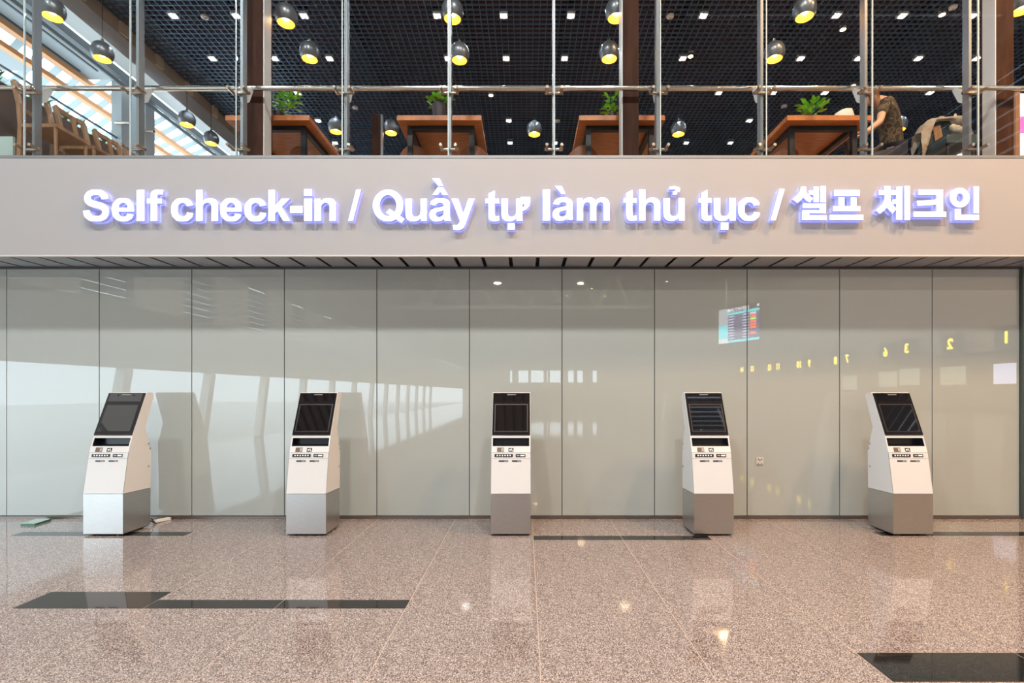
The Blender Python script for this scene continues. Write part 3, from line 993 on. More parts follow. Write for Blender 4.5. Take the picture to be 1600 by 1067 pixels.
mid = [(0, .436), (.073, .855), (on2(T0), T0), (on2(T0) + .11, T0 + .01), (on2(T1) + .09, T1), (on2(T1), T1), (.132, 1.024), (.335, 1.472), (.345, 1.48), (.425, 1.478), (.440, 1.462), (.440, 1.435), (.318, 1.10), (.403, .84), (.396, .428)]
TW = .192
b = KB().prism(prof, -KW, -TW).prism(mid, -TW, TW).prism(prof, TW, KW)
k_body = b.build('cabinet', M_white, kiosk, local=True)
# steel plinth, feet
b = KB().prism([(0, .022), (0, .432), (.396, .424), (.392, .022)], -KW, KW).bevel(.003, 1)
k_base = b.build('steel_base', M_steel, kiosk, local=True)
KB().box(-KW + .008, KW - .008, .02, .37, .012, .022).build('underplate', M_black, kiosk, local=True)
for sx in (-1, 1):
    for yy in (.05, .34):
        KB().tube((sx * .13, yy, 0), (sx * .13, yy, .014), .026, 14).build('foot', M_black, kiosk, local=True)


def slab(nm, m, p0, p1, u0, u1, v0, v1, h0, h1, parent, bev=0.0, label=None):
    """box lying on the sloped front face that runs from p0 to p1 (y, z); v in metres up the slope, h off the face"""
    d = Vector((0, p1[0] - p0[0], p1[1] - p0[1])).normalized()
    n = Vector((0, -d.z, d.y))
    c_ = Vector((0, p0[0], p0[1])) + d * (v0 + v1) / 2 + n * (h0 + h1) / 2 + Vector(((u0 + u1) / 2, 0, 0))
    b_ = MB().obox(c_, (1, 0, 0), d, n, (u1 - u0) / 2, (v1 - v0) / 2, (h1 - h0) / 2)
    if bev:
        b_.bevel(bev, 2)
    return b_.build(nm, m, parent, local=True, label=label)


A1, A2, A3, A4 = (0, .436), (.073, .855), (.132, 1.024), (.335, 1.472)
L3 = math.hypot(A4[0] - A3[0], A4[1] - A3[1])
bez = slab('bezel', M_bezel, A3, A4, -.199, .199, .004, L3 - .004, 0, .012, kiosk, .002)
slab('screen', M_screen, A3, A4, -.168, .168, .046, .345, .012, .0145, bez)
b_ = None
for (u0, u1, v0, v1) in ((-.180, .180, .036, .046), (-.180, .180, .345, .356), (-.180, -.168, .046, .345), (.168, .180, .046, .345)):
    slab('screen_frame', M_black, A3, A4, u0, u1, v0, v1, .012, .0155, bez)
slab('camera_window', M_screen, A3, A4, -.178, .178, .388, L3 - .010, .012, .0140, bez)
slab('camera_bar', M_grey, A3, A4, -.045, .048, .463, .469, .0140, .0165, bez)
for u in (-.085, .085):
    slab('camera_lens', M_bezel, A3, A4, u - .008, u + .008, .452, .468, .0140, .017, bez)
# document tray: liner and glass in the recess
b = KB()
b.prism([(on2(T0) + .006, T0 + .0012), (on2(T0) + .108, T0 + .0112), (on2(T0) + .108, T0 + .0135), (on2(T0) + .006, T0 + .0035)], -TW + .001, TW - .001)
b.prism([(on2(T1) + .004, T1 - .001), (on2(T1) + .088, T1 - .001), (on2(T1) + .088, T1 - .004), (on2(T1) + .004, T1 - .004)], -TW + .001, TW - .001)
b.prism([(on2(T0) + .100, T0 + .012), (on2(T0) + .107, T0 + .012), (on2(T1) + .086, T1 - .002), (on2(T1) + .079, T1 - .002)], -TW + .001, TW - .001)
b.prism([(on2(T0) + .004, T0 + .002), (on2(T0) + .105, T0 + .012), (on2(T1) + .085, T1 - .002), (on2(T1) + .004, T1 - .002)], -TW + .0005, -TW + .0035)
b.prism([(on2(T0) + .004, T0 + .002), (on2(T0) + .105, T0 + .012), (on2(T1) + .085, T1 - .002), (on2(T1) + .004, T1 - .002)], TW - .0035, TW - .0005)
k_tray = b.build('document_tray', M_navy, kiosk, local=True)
slab('sticker', M_sticker, A2, A3, -.145, -.072, .003, .050, 0, .0012, kiosk, label='brown and grey printed sticker under the tray')
slab('sticker_half', M_grey, A2, A3, -.100, -.075, .008, .046, .0012, .0018, kiosk)
stk = slab('sticker', M_black, A2, A3, -.026, .027, .006, .046, 0, .0012, kiosk, label='small black square sticker with white pictogram')
slab('pictogram', M_icon, A2, A3, -.017, -.002, .016, .034, .0012, .002, stk)
slab('pictogram', M_icon, A2, A3, .003, .012, .020, .040, .0012, .002, stk)
slab('pictogram', M_icon, A2, A3, .010, .019, .012, .022, .0012, .002, stk)
L1 = math.hypot(A2[0] - A1[0], A2[1] - A1[1])
slab('seam', M_seam, A1, A2, -KW, KW, L1 - .004, L1 - .0005, 0, .0012, kiosk)
slab('seam', M_seam, A1, A2, -KW, KW, L1 - .067, L1 - .0645, 0, .0012, kiosk)
p1 = slab('button_strip', M_black, A1, A2, -.170, .020, L1 - .050, L1 - .018, 0, .004, kiosk, .0035)
for i in range(6):
    u = -.142 + i * .027
    slab('icon', M_icon, A1, A2, u - .007, u + .007, L1 - .042 + (i % 2) * .002, L1 - .027, .004, .0052, p1)
p2 = slab('card_reader', M_black, A1, A2, .050, .150, L1 - .050, L1 - .018, 0, .004, kiosk, .0035)
slab('icon', M_icon, A1, A2, .098, .142, L1 - .042, L1 - .027, .004, .0052, p2)
slab('icon', M_grey, A1, A2, .060, .088, L1 - .040, L1 - .029, .004, .0052, p2)
for u0 in (-.125, .012):
    sl = slab('card_slot', M_black, A1, A2, u0, u0 + .096, L1 - .098, L1 - .084, 0, .0025, kiosk)
    slab('slot_light', M_grey, A1, A2, u0 + .055, u0 + .09, L1 - .094, L1 - .088, .0025, .0035, sl)
for s in (-1, 1):
    for yy, zz in ((.362, .92), (.385, .865), (.360, .67)):
        KB().tube((s * KW, yy, zz), (s * (KW + .008), yy, zz), .011, 12).build('side_lock', M_grey, kiosk, True, local=True)
KB().prism([(.0, .440), (.071, .85), (.078, .85), (.007, .440)], KW - .0004, KW + .0008).build('door_gap', M_seam, kiosk, local=True)
KB().prism([(.0, .440), (.071, .85), (.078, .85), (.007, .440)], -KW - .0008, -KW + .0004).build('door_gap', M_seam, kiosk, local=True)
k_labels = ['white self check-in kiosk leftmost of the five, with white cable trunking behind it',
            'second white self check-in kiosk from the left, turned with its right side showing',
            'middle white self check-in kiosk, seen square-on in front of the glass wall',
            'fourth white self check-in kiosk from the left, beside the small wall socket',
            'rightmost white self check-in kiosk, with pale streaks mirrored on its screen']
for i, px in enumerate((161, 478.3, 798, 1115.5, 1427)):
    x = (px - CX) * KY / F
    if i == 0:
        kiosk.location.x = x
        kiosk['label'] = k_labels[0]
    else:
        dup(kiosk, (x, KY, 0), k_labels[i])

# cable and trunking behind the first kiosk
p0 = at(236, 818, 5.82)
tr_ = MB()
a0 = Vector((xat(241, 5.86), 5.86, .022))
a1 = Vector((xat(262, 6.0), 6.03, .014))
tr_.bar(a0, a1, .05, .026).bevel(.006, 2)
tag(tr_.build('cable_trunking', M_trunk, None), 'short white cable trunking on the floor behind the leftmost kiosk', 'trunking')
for i, dz in enumerate((.0, .012)):
    pts = []
    for k in range(9):
        t = k / 8
        pts.append(Vector((xat(233, 5.76) + t * (a0.x - xat(233, 5.76)) + .02 * i, 5.735 + t * (a0.y - 5.735 - .03) + .03, .05 * (1 - t) ** 2 + .008 + .012 * i * (1 - t) + .012 * math.sin(t * 3 + i))))
    tag(MB().path(pts, .0055, 6).build('power_cable', M_cable, None, True), 'black cable from the leftmost kiosk to the trunking, %s one' % ('lower' if i == 0 else 'upper'), 'cable', 'kiosk cables')
# glass plate lying on the floor at the left
cs = [at(32, 821.5, 0), ]
gx0, gx1 = xat(32, 5.752), xat(54, 5.752)
hx0, hx1 = xat(57, 5.99), xat(80, 5.99)
b = MB()
vs0 = [b.bm.verts.new(v) for v in ((gx0, 5.752, .0), (gx1, 5.752, .0), (hx1, 5.99, .0), (hx0, 5.99, .0))]
vs1 = [b.bm.verts.new(v) for v in ((gx0, 5.752, .022), (gx1, 5.752, .022), (hx1, 5.99, .022), (hx0, 5.99, .022))]
b.bm.faces.new(list(reversed(vs0)))
b.bm.faces.new(vs1)
for i in range(4):
    j = (i + 1) % 4
    b.bm.faces.new((vs0[i], vs0[j], vs1[j], vs1[i]))
gp = b.build('glass_plate', None, None, mats=[M_edgeglass, M_plateglass])
for p in gp.data.polygons:
    p.material_index = 1 if p.normal.z > .9 else 0
tag(gp, 'small green-edged glass plate lying on the floor at the far left', 'glass plate')

# ------------------------------------------------------------------ MEZZANINE CEILING LIGHTS
ROWS = [(7.80, 24, [271, 369, 475, 683, 787, 892, 1099, 1307, 1410, 1520]),
        (8.80, 91, [332, 429, 515, 700, 791, 882, 1067, 1251, 1341, 1435, 1526]),
        (9.81, 145, [465, 1123, 1208, 1289, 1453]),
        (10.81, 188, [497, 795, 1171]),
        (11.78, 223, [524, 797, 867, 1072, 1141]),
        (12.7, 242, [1128])]
rown = ['front', 'second', 'third', 'fourth', 'fifth', 'rearmost']
dl0 = thing('downlight', (0, 0, 0), 'd', 'downlight', 'square downlights in the black cell ceiling')
b = MB()
for x0, x1, y0, y1 in ((-.062, .062, -.062, -.045), (-.062, .062, .045, .062), (-.062, -.045, -.045, .045), (.045, .062, -.045, .045)):
    b.box(x0, x1, y0, y1, -.006, .06)
b.build('trim_ring', M_fixture, dl0, local=True)
MB().box(-.045, .045, -.045, .045, .014, .020).build('lit_panel', M_dl, dl0, local=True)
MB().box(-.06, .06, -.06, .06, .021, .10).build('housing', M_iron, dl0, local=True)
first = True
for r_, (d, py, pxs) in enumerate(ROWS):
    for i, px in enumerate(pxs):
        if len(pxs) == 1:
            lb = 'small square white downlight alone in the rearmost row of the black grid ceiling'
        else:
            lb = 'square white downlight in the %s row of the black grid ceiling, %s from left' % (rown[r_], ordinal(i))
        loc = (xat(px, d), d, CEIL_Z - .004)
        if first:
            dl0.location = loc
            dl0['label'] = lb
            first = False
        else:
            dup(dl0, loc, lb)
# warm round spots, detectors, sprinklers
for i, (px, py, wh) in enumerate(((1079, 88, 'right of the centre column'), (1317, 46, 'right of centre near the glass'), (1472, 23, 'at the upper right'), (767, 149, 'over the middle tables'), (1333, 134, 'added for a lamp reflection above the seated person'))):  # last spot is added in place of a warm lamp reflection in the glass
    d = 5.67 * F / (CY - py)
    t = thing('spotlight', (xat(px, d), d, CEIL_Z - .006), 'small round warm spotlight in the black grid ceiling, %s' % wh, 'spotlight', 'warm spotlights')
    MB().lathe([(0, .07), (.05, .07), (.05, 0), (.042, 0), (.038, .02), (0, .02)], (0, 0, 0), 16).build('can', M_fixture, t, local=True)
    MB().lathe([(0, .014), (.036, .014), (.036, .006), (0, .006)], (0, 0, 0), 16).build('lamp', M_dlwarm, t, local=True)
for i, (px, py, wh) in enumerate(((555, 167, 'left of the second table'), (1225, 165, 'above the right-hand table'), (871, 188, 'over the centre'), (320, 25, 'at the upper left'), (1047, 24, 'at the upper middle'), (1489, 10, 'at the upper right'))):
    d = 5.67 * F / (CY - py)
    t = thing('smoke_detector', (xat(px, d), d, CEIL_Z - .005), 'small white smoke detector under the black grid ceiling, %s' % wh, 'smoke detector', 'ceiling detectors')
    MB().lathe([(0, 0.004), (.055, .004), (.055, -.02), (.035, -.035), (0, -.035)], (0, 0, 0), 18).build('detector_base', M_column_white, t, True, local=True)
    MB().lathe([(0, -.036), (.015, -.036), (.015, -.045), (0, -.045)], (0, 0, 0), 10).build('sensor', M_grey, t, local=True)

# ------------------------------------------------------------------ PENDANT LAMPS
pend = thing('pendant_lamp', (0, 0, 0), 'p', 'pendant lamp', 'dark dome pendants with gold insides')
RP = .135
outer = []
for i in range(15):
    a = PI / 2 - i / 14 * (PI / 2 + .70)
    outer.append((max(RP * math.cos(a), 0), RP * 1.08 * math.sin(a)))
shell = MB().lathe(outer, (0, 0, 0), 28).build('shade', M_lamp, pend, True, local=True)
inner = [(r * .965, z * .965 - .002) for r, z in outer]
MB().lathe(inner, (0, 0, 0), 28).build('gold_lining', M_gold, shell, True, local=True)
MB().lathe([(outer[-1][0] + .001, outer[-1][1]), (inner[-1][0], outer[-1][1] - .001)], (0, 0, 0), 28).build('rim', M_gold, shell, local=True)
bl = [(0, .05)] + [(.048 * math.sin(t), .0 + .048 * math.cos(t)) for t in [PI * k / 10 for k in range(1, 10)]] + [(0, -.048)]
MB().lathe([(r, z + .0) for r, z in bl], (0, 0, -.005), 18).build('bulb', M_bulb, pend, True, local=True)
MB().lathe([(0, RP * 1.08 + .04), (.016, RP * 1.08 + .04), (.022, RP * 1.05), (0, RP * 1.02)], (0, 0, 0), 12).build('cap', M_lamp, pend, True, local=True)
MB().tube((0, 0, RP * 1.08 + .03), (0, 0, 1.06), .004, 6).build('cord', M_iron, pend, local=True)
PEN = [(82, 15, 6.35, 'front row, leftmost'), (447, 25, 6.45, 'front row, right of the left column'), (707, 18, 6.35, 'front row, near the middle'), (963, 17, 6.35, 'front row, beside the centre column'), (1257, 15, 6.35, 'front row, right of centre'), (1597, 5, 6.3, 'front row, rightmost at the frame edge'),
       (160, 82, 7.1, 'second row, leftmost'), (484, 82, 7.1, 'second row, right of the left column'), (718, 84, 7.1, 'second row, near the middle'), (952, 82, 7.1, 'second row, beside the centre column'), (1210, 82, 7.1, 'second row, rightmost'),
       (292, 187, 8.9, 'low at the left, in front of the atrium'), (330, 217, 9.9, 'lowest at the left, behind the first'), (525, 198, 9.1, 'rear row, between the first two tables'), (611, 200, 9.2, 'rear row, left of the second table'), (835, 202, 9.2, 'rear row, in the middle'), (1060, 202, 9.2, 'rear row, right of the centre column'), (1404, 195, 9.0, 'rear row, behind the seated person')]
for i, (px, py, d, wh) in enumerate(PEN):
    p = at(px, py, d)
    lb = 'dark dome pendant lamp with gold inside, ' + wh
    if i == 0:
        pend.location = p
        pend['label'] = lb
    else:
        dup(pend, p, lb)

# ------------------------------------------------------------------ TABLES, CHAIRS, PLANTS ON THE MEZZANINE
TD = 6.30
TZ = zat(180, TD)
tables = []


def make_table(px0, px1, label, depth=1.35):
    x0, x1 = xat(px0, TD), xat(px1, TD)
    cx = (x0 + x1) / 2
    t = thing('cafe_table', (cx, TD + depth / 2, MEZZ_Z), label, 'table', 'wooden tables behind the glass')
    MB().box(x0, x1, TD, TD + depth, TZ - .060, TZ).bevel(.006, 1).build('table_top', M_wood, t)
    ins = .10
    lx = (x0 + .13, x1 - .13)
    ly = (TD + ins + .06, TD + depth - ins - .06)
    b = MB()
    for yy in ly:
        b.box(lx[0] - .03, lx[1] + .03, yy - .03, yy + .03, TZ - .115, TZ - .060)
    for xx in lx:
        b.box(xx - .03, xx + .03, ly[0] + .03, ly[1] - .03, TZ - .115, TZ - .060)
    b.build('steel_frame', M_iron, t)
    for xx in lx:
        for yy in ly:
            MB().box(xx - .03, xx + .03, yy - .03, yy + .03, MEZZ_Z, TZ - .115).build('leg', M_iron, t)
    return t


make_table(352, 483, 'wooden table with dark steel frame behind the left timber column')
make_table(620, 752, 'wooden table with dark steel frame left of the middle, carrying the dark plant pot')
make_table(905, 1039, 'wooden table with dark steel frame behind the centre timber column')
make_table(1230, 1363, 'wooden table with dark steel frame at the right, where a person sits')

# low rounded tub chairs tucked under the tables
tub = thing('tub_chair', (0, 0, 0), 't', 'chair', 'low round-backed wooden chairs at the tables')
b = MB()
N = 18
rows_ = []
for k in range(N + 1):
    a = PI * (-.08 + 1.16 * k / N)
    top = .60 - .10 * abs(math.cos(a)) ** 2
    rr = .19
    rows_.append([(rr * math.cos(a), rr * .9 * math.sin(a), .36), (rr * 1.04 * math.cos(a), rr * .94 * math.sin(a), top), ((rr + .016) * 1.04 * math.cos(a), (rr + .016) * .94 * math.sin(a), top), ((rr + .016) * math.cos(a), (rr + .016) * .9 * math.sin(a), .36)])
vv = [[b.bm.verts.new(p) for p in r_] for r_ in rows_]
for r0, r1 in zip(vv, vv[1:]):
    for i in range(4):
        j = (i + 1) % 4
        b.bm.faces.new((r0[i], r0[j], r1[j], r1[i]))
b.bm.faces.new(vv[0])
b.bm.faces.new(list(reversed(vv[-1])))
b.build('backrest', M_shell, tub, True, local=True)
MB().lathe([(0, .40), (.17, .40), (.185, .385), (.18, .36), (0, .36)], (0, -.02, 0), 24).build('seat', M_shell, tub, True, local=True)
for sx in (-1, 1):
    for sy in (-1, 1):
        MB().tube((sx * .12, sy * .11 - .02, .365), (sx * .17, sy * .16 - .02, 0), .014, 8, .010).build('leg', M_iron, tub, local=True)
TUBS = [(478, 6.86, 'low round-backed wooden chair tucked under the table at the left column', PI), (650, 6.84, 'low round-backed wooden chair at the left end of the plant-pot table', PI), (741, 6.84, 'low round-backed wooden chair at the right end of the plant-pot table', PI),
        (910, 6.84, 'low round-backed wooden chair at the left end of the centre-column table', PI), (1222, 6.9, 'low round-backed wooden chair at the left end of the right-hand table', PI)]
for i, (px, d, lb, rz) in enumerate(TUBS):
    loc = (xat(px, d), d, MEZZ_Z)
    if i == 0:
        tub.location = loc
        tub.rotation_euler = (0, 0, rz)
        tub['label'] = lb
    else:
        dup(tub, loc, lb, rz)
PX_, PD_ = 1386, 6.95
dup(tub, (xat(1391, PD_), PD_, MEZZ_Z), 'low round-backed wooden chair the person in the camouflage shirt sits on', -PI / 2)


# plants
def leaf(mb, base, tip, wd, curl=.2, up=Vector((0, 0, 1))):
    base, tip = Vector(base), Vector(tip)
    d = tip - base
    s = d.cross(up)
    if s.length < 1e-4:
        s = Vector((1, 0, 0))
    s.normalize()
    n = s.cross(d).normalized()
    L = d.length
    st = [(0, .12), (.25, .8), (.5, 1), (.78, .65), (1, .02)]
    A, B, C_ = [], [], []
    for t, k in st:
        c_ = base + d * t + n * (-curl * L * (t - .5) ** 2)
        A.append(mb.bm.verts.new(c_ - s * wd * k / 2 + n * .12 * wd * k))
        B.append(mb.bm.verts.new(c_))
        C_.append(mb.bm.verts.new(c_ + s * wd * k / 2 + n * .12 * wd * k))
    for i in range(len(st) - 1):
        mb.bm.faces.new((A[i], A[i + 1], B[i + 1], B[i]))
        mb.bm.faces.new((B[i], B[i + 1], C_[i + 1], C_[i]))


def foliage(parent, c, spread, height, n, m, droop=0.0, lw=.05, ll=.09, rnd=None, nm='leaf', side=0):
    r = rnd or random
    for i in range(n):
        a = r.uniform(0, 2 * PI)
        rr = spread * math.sqrt(r.random())
        base = Vector(c) + Vector((rr * math.cos(a) + side * r.random(), rr * math.sin(a), r.uniform(0, height)))
        dr = Vector((math.cos(a), math.sin(a), r.uniform(-.2, .9) - droop)).normalized()
        mb = MB()
        leaf(mb, base, base + dr * ll * r.uniform(.7, 1.3), lw * r.uniform(.7, 1.2))
        mb.build(nm, m, parent)


def potplant(px, d, z, label, pot=(.055, .075, .14), n=14, m=M_leaf, spread=.06, height=.14, stem=True, side=0.0):
    x = xat(px, d)
    t = thing('potted_plant', (x, d, z), label, 'plant')
    r0, r1, h = pot
    p_ = MB().lathe([(0, 0), (r0, 0), (r1, h), (r1 - .01, h), (r1 - .014, h - .02), (0, h - .02)], (x, d, z), 18).build('pot', M_pot, t, True)
    MB().lathe([(0, h - .016), (r1 - .015, h - .018)], (x, d, z), 14).build('soil', M_soil, p_)
    b_ = MB()
    for k in range(4):
        a = k * 1.6
        b_.tube((x, d, z + h - .02), (x + spread * .8 * math.cos(a) + side * .5, d + spread * .8 * math.sin(a), z + h + height * .8), .004, 6)
    b_.build('stem', M_darkleaf, t)
    foliage(t, (x, d, z + h), spread, height, n, m, lw=.055, ll=.085, side=side)
    return t


random.seed(3)
potplant(434, 6.43, TZ, 'leafy green plant on the wooden table beside the left timber column', pot=(.05, .07, .10), n=60, m=M_leaf, spread=.10, height=.20, side=.20)
potplant(687, 6.43, TZ, 'small green plant in a dark tapered pot on the second table', pot=(.075, .095, .19), n=34, spread=.12, height=.10)
potplant(957, 6.43, TZ, 'slim trailing green plant on the table beside the centre column', pot=(.045, .055, .08), n=34, spread=.07, height=.26)
potplant(1262, 6.43, TZ, 'bright green bushy plant on the right-hand table', pot=(.045, .06, .06), n=56, spread=.10, height=.16, side=.14)
# pale rounded cap on the right table
p = at(1320, 179, 6.40)
b = MB().lathe([(0, .085), (.05, .083), (.095, .07), (.118, .03), (.120, 0), (0, 0)], (0, 0, 0), 24)
for v in b.bm.verts:
    v.co.x *= 1.05
    v.co.y *= .8
    v.co.z *= 1.6 * (1 + .25 * v.co.x / .12)
capo = thing('cap', (p.x, 6.43, TZ), 'pale grey rounded cap lying on the right-hand table near the seated person', 'cap')
b.build('crown', mat('cap_cloth', (.55, .54, .50), .8), capo, True, local=True)
b = MB().lathe([(.118, .006), (.150, .002), (.150, -.0), (.118, 0.0)], (0, 0, 0), 24)
for v in b.bm.verts:
    v.co.y *= .8
b.build('brim', mat('cap_brim', (.30, .18, .13), .8), capo, True, local=True)

# row of slat-back wooden chairs at the far left, and the planter behind them
CXL = -5.72
ch0 = thing('dining_chair', (0, 0, 0), 'c', 'chair', 'wooden chairs in a row beside the planter')
w2 = .20
for yy in (-w2, w2):
    pts = [Vector((-.02, yy, 0)), Vector((.0, yy, .45)), Vector((-.02, yy, .70)), Vector((-.085, yy, .96))]
    b = MB()
    for a_, c_ in zip(pts, pts[1:]):
        b.bar(a_, c_, .038, .045, (1, 0, 0))
    b.build('rear_leg', M_chairwood, ch0, local=True)
    MB().tube((.40, yy, 0), (.39, yy, .43), .018, 8).build('front_leg', M_chairwood, ch0, local=True)
b = MB()
for k in range(8):
    t0, t1 = -1 + k / 4, -1 + (k + 1) / 4
    b.bar((-.085 - .03 * (1 - t0 * t0), w2 * t0, .955), (-.085 - .03 * (1 - t1 * t1), w2 * t1, .955), .03, .055)
b.build('top_rail', M_chairwood, ch0, local=True)
MB().bar((-.03, -w2, .66), (-.03, w2, .66), .025, .05).build('cross_rail', M_chairwood, ch0, local=True)
MB().bar((-.075, 0.03, .94), (-.03, .06, .66), .02, .045, (1, 0, 0)).build('splat', M_chairwood, ch0, local=True)
MB().box(-.01, .42, -w2 - .02, w2 + .02, .43, .47).bevel(.012, 2).build('seat', M_chairwood, ch0, local=True)
chl = ['wooden slat-back chair nearest the left edge of the frame', 'second wooden slat-back chair in the left row, its back fully in view', 'third wooden slat-back chair in the left row, smaller behind the second', 'last wooden slat-back chair in the left row, beside the glass joint']
for i, yy in enumerate((6.08, 6.60, 7.18, 7.72)):
    loc = (CXL, yy, MEZZ_Z)
    if i == 0:
        ch0.location = loc
        ch0['label'] = chl[0]
    else:
        dup(ch0, loc, chl[i])
plx0, plx1 = -6.62, -6.22
pln = thing('planter', ((plx0 + plx1) / 2, 6.8, MEZZ_Z), 'long dark timber planter with green plants behind the row of wooden chairs', 'planter')
b = MB().box(plx0, plx1, 5.96, 8.6, MEZZ_Z, MEZZ_Z + 1.12).bevel(.01, 1)
b.build('planter_box', mat('planter_wood', (.07, .038, .025), .5), pln)
MB().box(plx0 + .03, plx1 - .03, 5.99, 8.57, MEZZ_Z + 1.11, MEZZ_Z + 1.125).build('soil', M_soil, pln)
random.seed(11)
for i in range(120):
    yy = random.uniform(6.0, 8.5)
    base = Vector((random.uniform(plx0 + .05, plx1 - .02), yy, MEZZ_Z + 1.12))
    tip = base + Vector((random.uniform(-.08, .10), random.uniform(-.08, .08), random.uniform(.05, .16)))
    mb = MB()
    leaf(mb, base, tip, .05)
    mb.build('leaf', M_leaf if i % 3 else M_darkleaf, pln)
# pale low screen at the extreme left
tag(MB().box(xat(-70, 5.9), xat(20, 5.9), 5.9, 5.93, MEZZ_Z, zat(213, 5.9)).bevel(.004, 1).build('low_screen', mat('screen_pale', (.42, .52, .48), .3)), 'pale green low screen at the left edge above the fascia', 'screen')

# ------------------------------------------------------------------ PERSON at the right table
per = thing('person', (xat(1391, 6.95), 6.95, MEZZ_Z), 'seated person in camouflage t-shirt with long brown hair leaning on the right-hand table', 'person')


def P3(px, py, d):
    return at(px, py, d)


hip = Vector((xat(1392, 6.95), 6.95, MEZZ_Z + .55))
chest = P3(1387, 176, 6.90)
neckb = P3(1376, 157, 6.88)
neck = P3(1366, 153, 6.87)
head = P3(1357, 151, 6.86)
shn, shf = P3(1381, 163, 6.76), P3(1379, 161, 7.04)
eln, elf = P3(1375, 190, 6.66), P3(1370, 196, 7.1)
han, haf = P3(1353, 206, 6.62), P3(1350, 212, 7.02)
kn = Vector((hip.x - .42, 6.86, MEZZ_Z + .50))
kf = Vector((hip.x - .42, 7.06, MEZZ_Z + .50))
fn = Vector((hip.x - .36, 6.86, MEZZ_Z + .05))
ff = Vector((hip.x - .36, 7.06, MEZZ_Z + .05))
V = [hip, (hip + chest) / 2 + Vector((.03, 0, 0)), chest, neckb, neck, shn, eln, (eln + han) / 2, han, shf, elf, (elf + haf) / 2, haf,
     hip + Vector((-.05, -.09, 0)), kn, fn, hip + Vector((-.05, .09, 0)), kf, ff, fn + Vector((-.14, 0, -.02)), ff + Vector((-.14, 0, -.02))]
E = [(0, 1), (1, 2), (2, 3), (3, 4), (2, 5), (5, 6), (6, 7), (7, 8), (2, 9), (9, 10), (10, 11), (11, 12), (0, 13), (13, 14), (14, 15), (0, 16), (16, 17), (17, 18), (15, 19), (18, 20)]
Rr = [.105, .115, .13, .07, .052, .062, .043, .036, .026, .062, .043, .036, .026, .080, .060, .042, .080, .060, .042, .035, .035]
skin(V, E, Rr, 'body', M_skin, per)
# shirt over torso and upper arms
Vs = [hip + Vector((.01, 0, .02)), (hip + chest) / 2 + Vector((.03, 0, 0)), chest, neckb, shn, (shn * .35 + eln * .65), shf, (shf * .35 + elf * .65)]
skin(Vs, [(0, 1), (1, 2), (2, 3), (2, 4), (4, 5), (2, 6), (6, 7)], [.150, .142, .148, .085, .082, .068, .082, .068], 'shirt', M_camo, per)
Vt = [hip, hip + Vector((-.05, -.09, 0)), kn, fn + Vector((0, 0, .06)), hip + Vector((-.05, .09, 0)), kf, ff + Vector((0, 0, .06))]
skin(Vt, [(0, 1), (1, 2), (2, 3), (0, 4), (4, 5), (5, 6)], [.165, .118, .085, .062, .118, .085, .062], 'trousers', M_trouser, per)
# head, facing left and down at the table
hd = MB()
bmesh.ops.create_uvsphere(hd.bm, u_segments=20, v_segments=14, radius=.095)
for v in hd.bm.verts:
    v.co.z *= 1.22
    v.co.y *= .80
    if v.co.z < -.02:
        k = min(1, (-.02 - v.co.z) / .09)
        v.co.y *= 1 - .28 * k
        v.co.x = v.co.x * (1 - .15 * k) - .012 * k
Rh = Matrix.Rotation(math.radians(28), 4, 'Y').inverted()
bmesh.ops.transform(hd.bm, matrix=Matrix.Translation(head) @ Rh, verts=hd.bm.verts[:])
ho = hd.build('head', M_skin, per, True)


def hp(x, y, z):
    return (Matrix.Translation(head) @ Rh) @ Vector((x, y, z))


MB().tube(hp(-.088, 0, .005), hp(-.118, 0, -.028), .008, 8, .016).build('nose', M_skin, ho, True)
MB().obox(hp(-.090, 0, -.062), (Rh @ Vector((1, 0, 0))), (0, 1, 0), (Rh @ Vector((0, 0, 1))), .006, .022, .006).build('mouth', mat('lips', (.40, .12, .10), .5), ho)
for s in (-1, 1):
    b = MB()
    bmesh.ops.create_uvsphere(b.bm, u_segments=10, v_segments=8, radius=.012, matrix=Matrix.Translation(hp(-.083, s * .030, .008)))
    b.build('eye', M_black, ho, True)
    b = MB()
    bmesh.ops.create_uvsphere(b.bm, u_segments=10, v_segments=8, radius=.022, matrix=Matrix.Translation(hp(.005, s * .076, -.005)))
    b.build('ear', M_skin, ho, True)
hv = [hp(.02, 0, .07), hp(.055, 0, .0), hp(.05, 0, -.09), hp(.03, -.05, -.20), hp(.0, -.06, -.02), hp(-.02, -.07, -.14), hp(-.03, -.065, -.26)]
skin(hv, [(0, 1), (1, 2), (2, 3), (0, 4), (4, 5), (5, 6)], [.088, .085, .065, .04, .055, .045, .028], 'hair', M_hair, per)
# fingers
for hnd, nm in ((han, 'hand'), (haf, 'hand')):
    vs = [hnd, hnd + Vector((-.05, -.01, -.012))]
    ed = [(0, 1)]
    rd = [.026, .030]
    for k, (dy, L) in enumerate(((-.030, .055), (-.011, .065), (.009, .060), (.028, .048))):
        i0 = len(vs)
        vs += [hnd + Vector((-.075, dy, -.012)), hnd + Vector((-.075 - L * .5, dy * 1.15, -.018)), hnd + Vector((-.075 - L, dy * 1.2, -.034))]
        ed += [(1, i0), (i0, i0 + 1), (i0 + 1, i0 + 2)]
        rd += [.010, .009, .008]
    i0 = len(vs)
    vs += [hnd + Vector((-.03, -.045, -.012)), hnd + Vector((-.065, -.062, -.022))]
    ed += [(1, i0), (i0, i0 + 1)]
    rd += [.011, .009]
    skin(vs, ed, rd, nm, M_skin, per)

